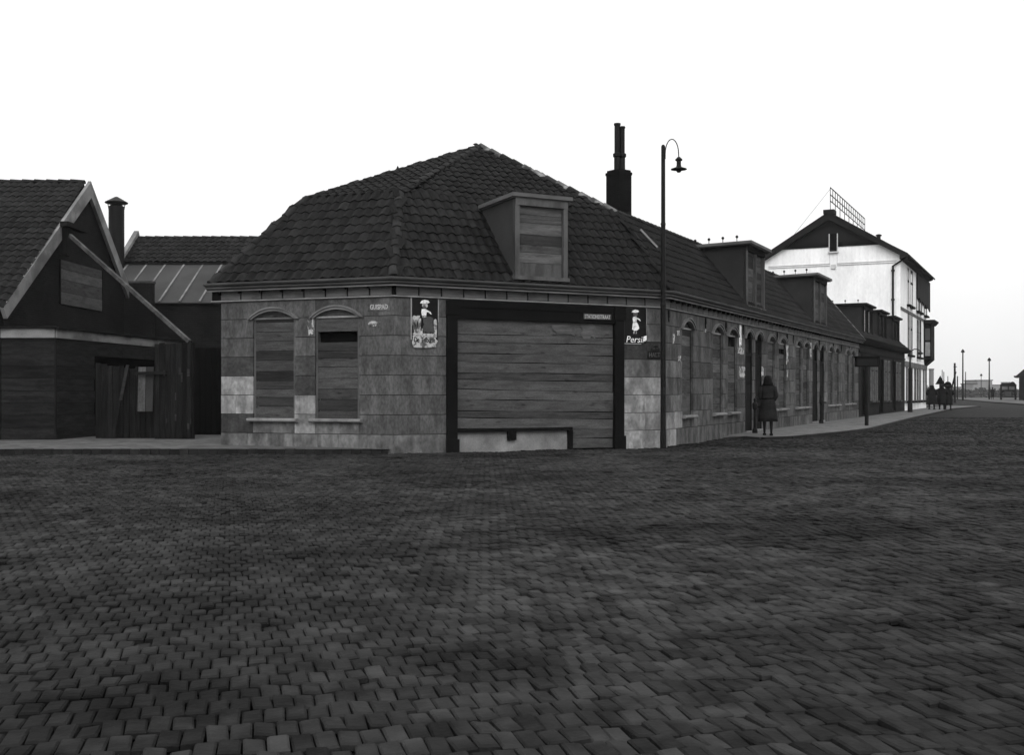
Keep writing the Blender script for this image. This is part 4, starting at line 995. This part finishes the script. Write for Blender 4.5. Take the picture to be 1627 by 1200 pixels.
# iron bollards by the doors
for px, Yb, yb, lab in ((1199.5, 35.4, 688.5, 'iron bollard at the first pair of doors, left of the walking woman'), (1305, 45.6, 672, 'iron bollard with a knob at the second pair of doors')):
    q = at(px, yb, Yb); bo = thing('bollard', tuple(q), lab, 'bollard', 'bollards by the doors')
    MB().lathe(q, [(.09, -.1), (.085, .1), (.05, .16), (.045, .72), (.075, .76), (.08, .92), (.05, .96), (.035, 1.0), (.055, 1.04), (.03, 1.09), (.005, 1.1)], 12).build('shaft', 'iron', bo)
    MB().bar(q + Vector((.05, 0, .82)), q + Vector((.2, 0, .82)), .05, .05).build('arm', 'iron', bo)

# ------------------------------------------------------------------ people
def skin_mesh(name, verts, edges, radii, m, parent, root=0, sub=1):
    me = bpy.data.meshes.new(name); me.from_pydata(verts, edges, []); o = bpy.data.objects.new(name, me); COL.objects.link(o)
    md = o.modifiers.new('skin', 'SKIN'); md.use_smooth_shade = True
    for i, r in enumerate(radii): me.skin_vertices[0].data[i].radius = (r, r) if not isinstance(r, tuple) else r
    me.skin_vertices[0].data[root].use_root = True
    s = o.modifiers.new('sub', 'SUBSURF'); s.levels = s.render_levels = sub
    bpy.context.view_layer.update(); dg = bpy.context.evaluated_depsgraph_get(); me2 = bpy.data.meshes.new_from_object(o.evaluated_get(dg))
    bpy.data.objects.remove(o); me2.materials.clear(); me2.materials.append(MATS[m]); me2.shade_smooth()
    o = bpy.data.objects.new(name, me2); COL.objects.link(o); o.parent = parent; return o
def lmesh(mb, name, m, parent, smooth=True):
    o = mb.build(name, m, None, smooth=smooth); o.parent = parent; return o
def person(loc, ang, height, label, kind='woman', stride=.16, coat='coat', hem=.45, group=None, detail=True, hat=False, belt=False, wide=1.):
    t = thing('person', loc, label, 'person', group); t.rotation_euler = (0, 0, ang); k = height / 1.70; t.scale = (k * wide, k * wide, k)
    s = stride; w = .175 if kind == 'woman' else .20
    V = [(0, 0, .93), (0, 0, 1.12), (0, .01, 1.34), (0, .0, 1.46), (0, .015, 1.53), (0, .03, 1.62),        # 0 pelvis .. 5 head
         (-.09, 0, .86), (-.10, s * .55, .48), (-.10, s, .09), (-.10, s + .14, .03),                     # left leg forward
         (.09, 0, .86), (.10, -s * .25, .47), (.10, -s, .10), (.10, -s + .13, .03),
         (-w, 0, 1.40), (-w - .06, -.03, 1.13), (-w - .0, .17, 1.02), (-w + .03, .24, 1.03),
         (w, 0, 1.40), (w + .06, -.03, 1.13), (w + .0, .17, 1.02), (w - .03, .24, 1.03), (0, .125, 1.60)]
    E = [(0, 1), (1, 2), (2, 3), (3, 4), (4, 5), (0, 6), (6, 7), (7, 8), (8, 9), (0, 10), (10, 11), (11, 12), (12, 13), (3, 14), (14, 15), (15, 16), (16, 17), (3, 18), (18, 19), (19, 20), (20, 21), (5, 22)]
    Rr = [.14, .12, .13, .08, .05, .095, .09, .06, .035, .03, .09, .06, .035, .03, .055, .045, .03, .035, .055, .045, .03, .035, .018]
    if detail:
        for hand, sx in ((17, 1), (21, -1)):
            hx, hy, hz = V[hand]
            for f, (dx, dy, dz) in enumerate(((-.035, .03, .02), (-.024, .085, .0), (-.008, .095, .0), (.010, .088, .0), (.026, .07, .0))):
                a = len(V); V.append((hx + dx * sx, hy + dy * .6, hz + dz)); V.append((hx + dx * sx * 1.1, hy + dy, hz + dz - .035))
                E += [(hand, a), (a, a + 1)]; Rr += [.009, .008]
    skin_mesh('body', V, E, Rr, 'stocking' if kind == 'woman' else 'coat', t)
    def ring(z, rx, ry, cy=0, cx=0, n=20): return [(cx + rx * math.cos(2 * math.pi * i / n), cy + ry * math.sin(2 * math.pi * i / n) * 1.0, z) for i in range(n)]
    flare = .265 if kind == 'woman' else .215
    rings = [ring(1.475, .065, .06, .005), ring(1.45, .12, .085), ring(1.41, .185, .105), ring(1.33, .205, .125), ring(1.2, .185, .13), ring(1.08, .165, .125), ring(.95, .20, .155), ring(.75, .225, .175), ring(hem + .12, flare - .01, .18), ring(hem, flare, .19), ring(hem, flare - .02, .17)]
    for r_i, r_ in enumerate(rings[6:10]):
        rings[6 + r_i] = [(x * (1 + .09 * math.sin(6 * math.atan2(y, x) + 1 + r_i * .3)), y * (1 + .09 * math.sin(6 * math.atan2(y, x) + 1 + r_i * .3)), z) for x, y, z in r_]
    lmesh(MB().loft(rings), 'coat', coat, t)
    for a, b, c, d in ((14, 15, 16, 17), (18, 19, 20, 21)):
        p = [Vector(V[i]) for i in (a, b, c)]; lmesh(MB().tube([p[0], p[0].lerp(p[1], .5), p[1], p[1].lerp(p[2], .5), p[2]], [.075, .07, .066, .058, .055], 10), 'sleeve', coat, t)
    lmesh(MB().loft([ring(1.46, .075, .07, .0), ring(1.50, .07, .065, .0), ring(1.515, .085, .075, -.005), ring(1.49, .095, .085, -.005)]), 'collar', coat, t)
    if belt: lmesh(MB().loft([ring(1.05, .172, .132), ring(1.05, .182, .142), ring(1.09, .182, .142), ring(1.09, .172, .132)], caps=False), 'belt', 'hair', t)
    if kind == 'woman':
        lmesh(MB().loft([ring(1.735, .03, .03, .02), ring(1.715, .085, .085, .02), ring(1.66, .112, .11, .01), ring(1.6, .115, .105, -.005), ring(1.53, .125, .10, -.015), ring(1.47, .15, .09, -.03), ring(1.44, .14, .07, -.04)]), 'hair', 'hair', t)
    else:
        lmesh(MB().loft([ring(1.71, .08, .09, .02), ring(1.66, .10, .105, .015), ring(1.59, .098, .10, .0)]), 'hair', 'hair', t)
        if hat: lmesh(MB().loft([ring(1.78, .07, .09, .02), ring(1.75, .10, .11, .02), ring(1.69, .105, .115, .02), ring(1.685, .16, .17, .02), ring(1.675, .16, .17, .02)]), 'hat', 'coat', t)
    for sx, yy in ((-.10, s), (.10, -s)):
        lmesh(MB().loft([[(sx + x * .045, yy + y, z) for x, y, z in ((-1, -.07, z0), (1, -.07, z0), (1.1, .08, z0), (.5, .19, z0), (-.5, .19, z0), (-1.1, .08, z0))] for z0 in (0, .055)]), 'shoe', 'hair', t, False)
    return t
q = at(1220, 692, 33.9)
person((q.x, q.y, q.z + .0), math.radians(-14), 1.76, 'woman with shoulder-length hair in a long dark coat walking past the arched doors', stride=.17, hem=.40, belt=True)
for px, yb, hgt, kd, lab, hat in ((1480.5, 651, 1.68, 'woman', 'leftmost of the three far walkers, closest to the white building', False),
                             (1496.5, 651.5, 1.74, 'man', 'middle of the three far walkers, under the triangular road sign', True),
                             (1506.5, 651.5, 1.68, 'man', 'rightmost of the three far walkers, under the round road sign', True)):
    q = at(px, yb, 79.5); person(tuple(q), math.radians(R.uniform(-20, 10)), hgt, lab, kd, .10, 'coat_b', .36, 'people walking on the far pavement', detail=False, hat=hat, wide=1.4)
q = at(1577, 635.5, 160); person((q.x, q.y, q.z), 2.8, 1.72, 'lone distant figure standing left of the parked lorry', 'man', .1, 'coat_b', .42, None, False, True)

# ------------------------------------------------------------------ distant street
def road_sign(px, ytop, ybot, ybase, Y, kind, lab):
    b = at(px, ybase, Y); t = thing('road_sign', tuple(b), lab, 'road sign')
    zt, zb = at(px, ytop, Y).z, at(px, ybot, Y).z; c = (zt + zb) / 2; r = (zt - zb) / 2
    MB().lathe(b, [(.05, -.2), (.05, c - b.z)], 8).build('post', 'iron', t)
    if kind == 'tri': pts = [(-r * 1.1, zb), (r * 1.1, zb), (0, zt)]
    else: pts = [(r * math.cos(a), c + r * math.sin(a)) for a in [2 * math.pi * k / 16 for k in range(16)]]
    MB().loft([[(b.x + x, b.y - d, z) for x, z in pts] for d in (.06, .09)]).build('plate', 'black_paint', t)
road_sign(1493.3, 597, 611, 640, 92, 'tri', 'triangular road sign on a post behind the middle far walker')
road_sign(1505.5, 606.5, 618.5, 640, 92, 'disc', 'round road sign on a post behind the rightmost far walker')
def zg(Y): return zr(Y)
for px, yt, Y, r, lab, nm in ((1529.8, 555, 163, .115, 'taller of the two far lamp posts, nearer the white building', 'lamp_post'), (1571.8, 568.5, 165, .10, 'second far lamp post, just left of the lorry', 'lamp_post'),
                         (1559, 594, 240, .07, 'smallest and farthest lamp post, before the far buildings', 'lamp_post')):
    b = at(px, H, Y); z0 = zg(Y); zt = at(px, yt, Y).z; t = thing(nm, (b.x, Y, z0), lab, 'street lamp', 'far lamp posts')
    MB().lathe((b.x, Y, 0), [(r * 1.3, z0), (r * 1.2, z0 + 2.2), (r, z0 + 2.3), (r * .8, zt - .5)], 8).build('post', 'iron', t)
    MB().lathe((b.x, Y, 0), [(.08, zt - .5), (.30, zt - .45), (.2, zt - .2), (.05, zt)], 8).build('lantern', 'iron', t)
for px, yt, Y, r, lab in ((1517, 577, 130, .16, 'thick telegraph pole with a slanting stay pole beside it'), (1521.3, 598, 170, .12, 'shorter pole just right of the stayed telegraph pole'), (1534.2, 591, 190, .10, 'thin pole right of the tallest far lamp post'),
                          (1497, 588, 330, .16, 'thin pole rising above the triangular road sign, left one'), (1499.6, 591, 340, .18, 'thin pole rising above the triangular road sign, right one'), (1506, 598, 170, .08, 'thin pole rising above the round road sign')):
    b = at(px, H, Y); z0 = zg(Y); zt = at(px, yt, Y).z
    t = thing('telegraph_pole', (b.x, Y, z0), lab, 'pole', 'poles along the far road'); MB().lathe((b.x, Y, 0), [(r * .85, z0), (r * .7, zt)], 8).build('pole', 'dark_wood', t)
    if px == 1517:
        MB().tube([at(1518.5, 591, 130), at(1511, 622, 131)], .09, 6).build('stay_pole', 'dark_wood', t); MB().bar(at(1515, 583, 130), at(1520, 583, 130), .08, .08).build('crossarm', 'dark_wood', t)
q = at(1480.5, 588, 100)
t = thing('brick_pier', (q.x, 100, .1), 'square grey pier standing just beyond the far corner of the white building', 'wall')
MB().wbox(q.x - .14, q.x + .14, 99.9, 100.3, 0, q.z).build('shaft', 'far_wall', t); MB().wbox(q.x - .17, q.x + .17, 99.87, 100.33, q.z, q.z + .12).build('cap', 'far_wall', t)
# lorry seen from the front
Y = 158; q = at(1602, 637, Y); z0 = zg(Y) + .02; X = q.x
lr = thing('lorry', (X, Y, z0), 'old box-bodied lorry seen from the front, parked on the far road', 'lorry')
def lb(x0, x1, y0, y1, a, b, nm, m): return MB().wbox(X + x0, X + x1, Y + y0, Y + y1, z0 + a, z0 + b).build(nm, m, lr)
MB().loft([[(X + x, Y + y, z0 + z) for x, z in ((-1.02, .75), (1.02, .75), (1.05, 2.2), (.85, 2.42), (-.85, 2.42), (-1.05, 2.2))] for y in (-.2, 4.5)]).build('body', 'coat_b', lr)
MB().loft([[(X + x * w_, Y + y, z0 + z) for x, z in ((-.6, .6), (.6, .6), (.6, 1.2), (.35, 1.36), (-.35, 1.36), (-.6, 1.2))] for y, w_ in ((-1.5, .8), (-.21, 1))]).build('bonnet', 'iron', lr)
lb(-.42, .42, -1.56, -1.505, .62, 1.25, 'radiator', 'grey_enamel')
for s_ in (-1, 1):
    lb(s_ * .44 - .36, s_ * .44 + .36, -.235, -.205, 1.5, 1.95, 'windscreen', 'trim')
    lb(s_ * .92 - .16, s_ * .92 + .16, -1.5, -.2, .88, .94, 'mudguard', 'iron')
    MB().loft([[(X + s_ * .62 + .13 * math.cos(a), Y + y, z0 + 1.0 + .13 * math.sin(a)) for a in [2 * math.pi * k / 12 for k in range(12)]] for y in (-1.62, -1.45)]).build('headlight', 'grey_enamel', lr)
    for yy in (-.95, 3.4):
        wh = MB().loft([[(X + x, Y + yy + .42 * math.cos(a), z0 + .42 + .42 * math.sin(a)) for a in [2 * math.pi * k / 16 for k in range(16)]] for x in (s_ * .92 - .12, s_ * .92 + .12)]).build('wheel', 'black_paint', lr)
        MB().loft([[(X + x, Y + yy + .2 * math.cos(a), z0 + .42 + .2 * math.sin(a)) for a in [2 * math.pi * k / 12 for k in range(12)]] for x in (s_ * .92 - .13, s_ * .92 + .13)]).build('rim', 'grey_enamel', wh)
lb(-.95, .95, -1.66, -1.58, .42, .55, 'bumper', 'iron'); lb(-.95, .3, -.3, 3.5, 2.42, 2.58, 'roof_tarpaulin', 'trim_pale')
MB().loft([[(X + .55 + .32 * math.cos(a), Y + y, z0 + 2.3 + .32 * math.sin(a)) for a in [2 * math.pi * k / 16 for k in range(16)]] for y in (-.42, -.24)]).build('spare_wheel', 'black_paint', lr)
lr.rotation_euler = (0, 0, -math.atan2(X, Y))
# house at the right edge
Y = 150; b = at(1619, 636, Y); ev = at(1613, 598, Y)
rh_ = thing('far_house', (b.x + 4, Y + 4, zg(Y)), 'dark house with a pitched roof cut off by the right edge, beyond the lorry', 'house')
FQ = Face((b.x, Y), (.901, -.434)); FQS = Face((b.x, Y), (.44, .898), side=-1)
def qp(u, v, z): q_ = FQ.o + FQ.d * u + FQS.d * v; return Vector((q_.x, q_.y, z))
MB().loft([[qp(0, 0, z), qp(8, 0, z), qp(8, 9, z), qp(0, 9, z)] for z in (0, 3.6)]).build('wall', 'brick_x', rh_)
MB().loft([[qp(-.45, v, 3.55), qp(8.45, v, 3.55), qp(4, v, 7.6)] for v in (-.3, 9.3)]).build('roof', 'tile_old', rh_)
MB().loft([[qp(-.62, v, 3.45), qp(-.36, v, 3.45), qp(-.36, v, 3.65), qp(-.62, v, 3.65)] for v in (-.3, 9.3)]).build('gutter', 'iron', rh_)
w = MB().loft([[qp(u, v, z) for u, v in ((1.2, -.06), (2.6, -.06), (2.6, 0), (1.2, 0))] for z in (1.2, 2.9)]).build('window', 'trim', rh_)
MB().loft([[qp(u, v, z) for u, v in ((1.3, -.08), (2.5, -.08), (2.5, -.061), (1.3, -.061))] for z in (1.3, 2.8)]).build('pane', 'window_glass', w)
# far buildings and scrub
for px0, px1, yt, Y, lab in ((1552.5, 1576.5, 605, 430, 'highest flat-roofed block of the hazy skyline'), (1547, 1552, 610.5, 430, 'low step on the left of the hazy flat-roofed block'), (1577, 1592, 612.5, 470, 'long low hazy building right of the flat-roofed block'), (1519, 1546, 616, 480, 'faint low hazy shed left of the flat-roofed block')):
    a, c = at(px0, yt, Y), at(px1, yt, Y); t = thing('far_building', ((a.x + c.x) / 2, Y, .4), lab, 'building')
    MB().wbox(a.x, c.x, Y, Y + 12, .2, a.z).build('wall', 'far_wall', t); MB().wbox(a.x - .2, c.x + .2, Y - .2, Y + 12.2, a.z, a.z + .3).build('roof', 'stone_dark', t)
    n = max(1, int((c.x - a.x) / 1.6))
    for i in range(n):
        x = a.x + (c.x - a.x) * (i + .3) / n
        if a.z > 4: MB().wbox(x, x + .7, Y - .05, Y, 2.2, 3.6).build('window', 'dark_wood', t)
sc_ = MB(); rr = random.Random(3)
for i in range(9000):
    Y = rr.uniform(215, 330); px = rr.uniform(1470, 1640); hh = 1.6 + 1.4 * noise.noise(Vector((px * .06, 0, 0))) + .8 * noise.noise(Vector((px * .3, 3, 0)))
    p = Vector(((px - CX) * Y / FPX, Y, zg(Y) + rr.random() * max(.5, hh))); s = rr.uniform(.12, .4)
    a = [Vector((rr.uniform(-s, s), rr.uniform(-s, s), rr.uniform(-s, s))) for _ in range(3)]; sc_.poly([p + v for v in a])
tag(sc_.build('scrub', 'foliage', flip=False), 'low hazy scrub and bushes along the far side of the road', 'scrub', kind='stuff')

# ------------------------------------------------------------------ haze
hz = bpy.data.materials.new('haze'); hz.use_nodes = True; n = hz.node_tree.nodes; n.clear()
pv = n.new('ShaderNodeVolumePrincipled'); pv.inputs['Color'].default_value = (.95, .95, .95, 1); pv.inputs['Density'].default_value = .00022; pv.inputs['Anisotropy'].default_value = .2
mo = n.new('ShaderNodeOutputMaterial'); hz.node_tree.links.new(pv.outputs[0], mo.inputs['Volume'])
MATS['haze'] = hz
tag(MB().wbox(-2500, 2500, -60, 2500, -1.3, 18).build('haze', 'haze'), 'thin pale haze over the whole street', 'haze', kind='stuff')
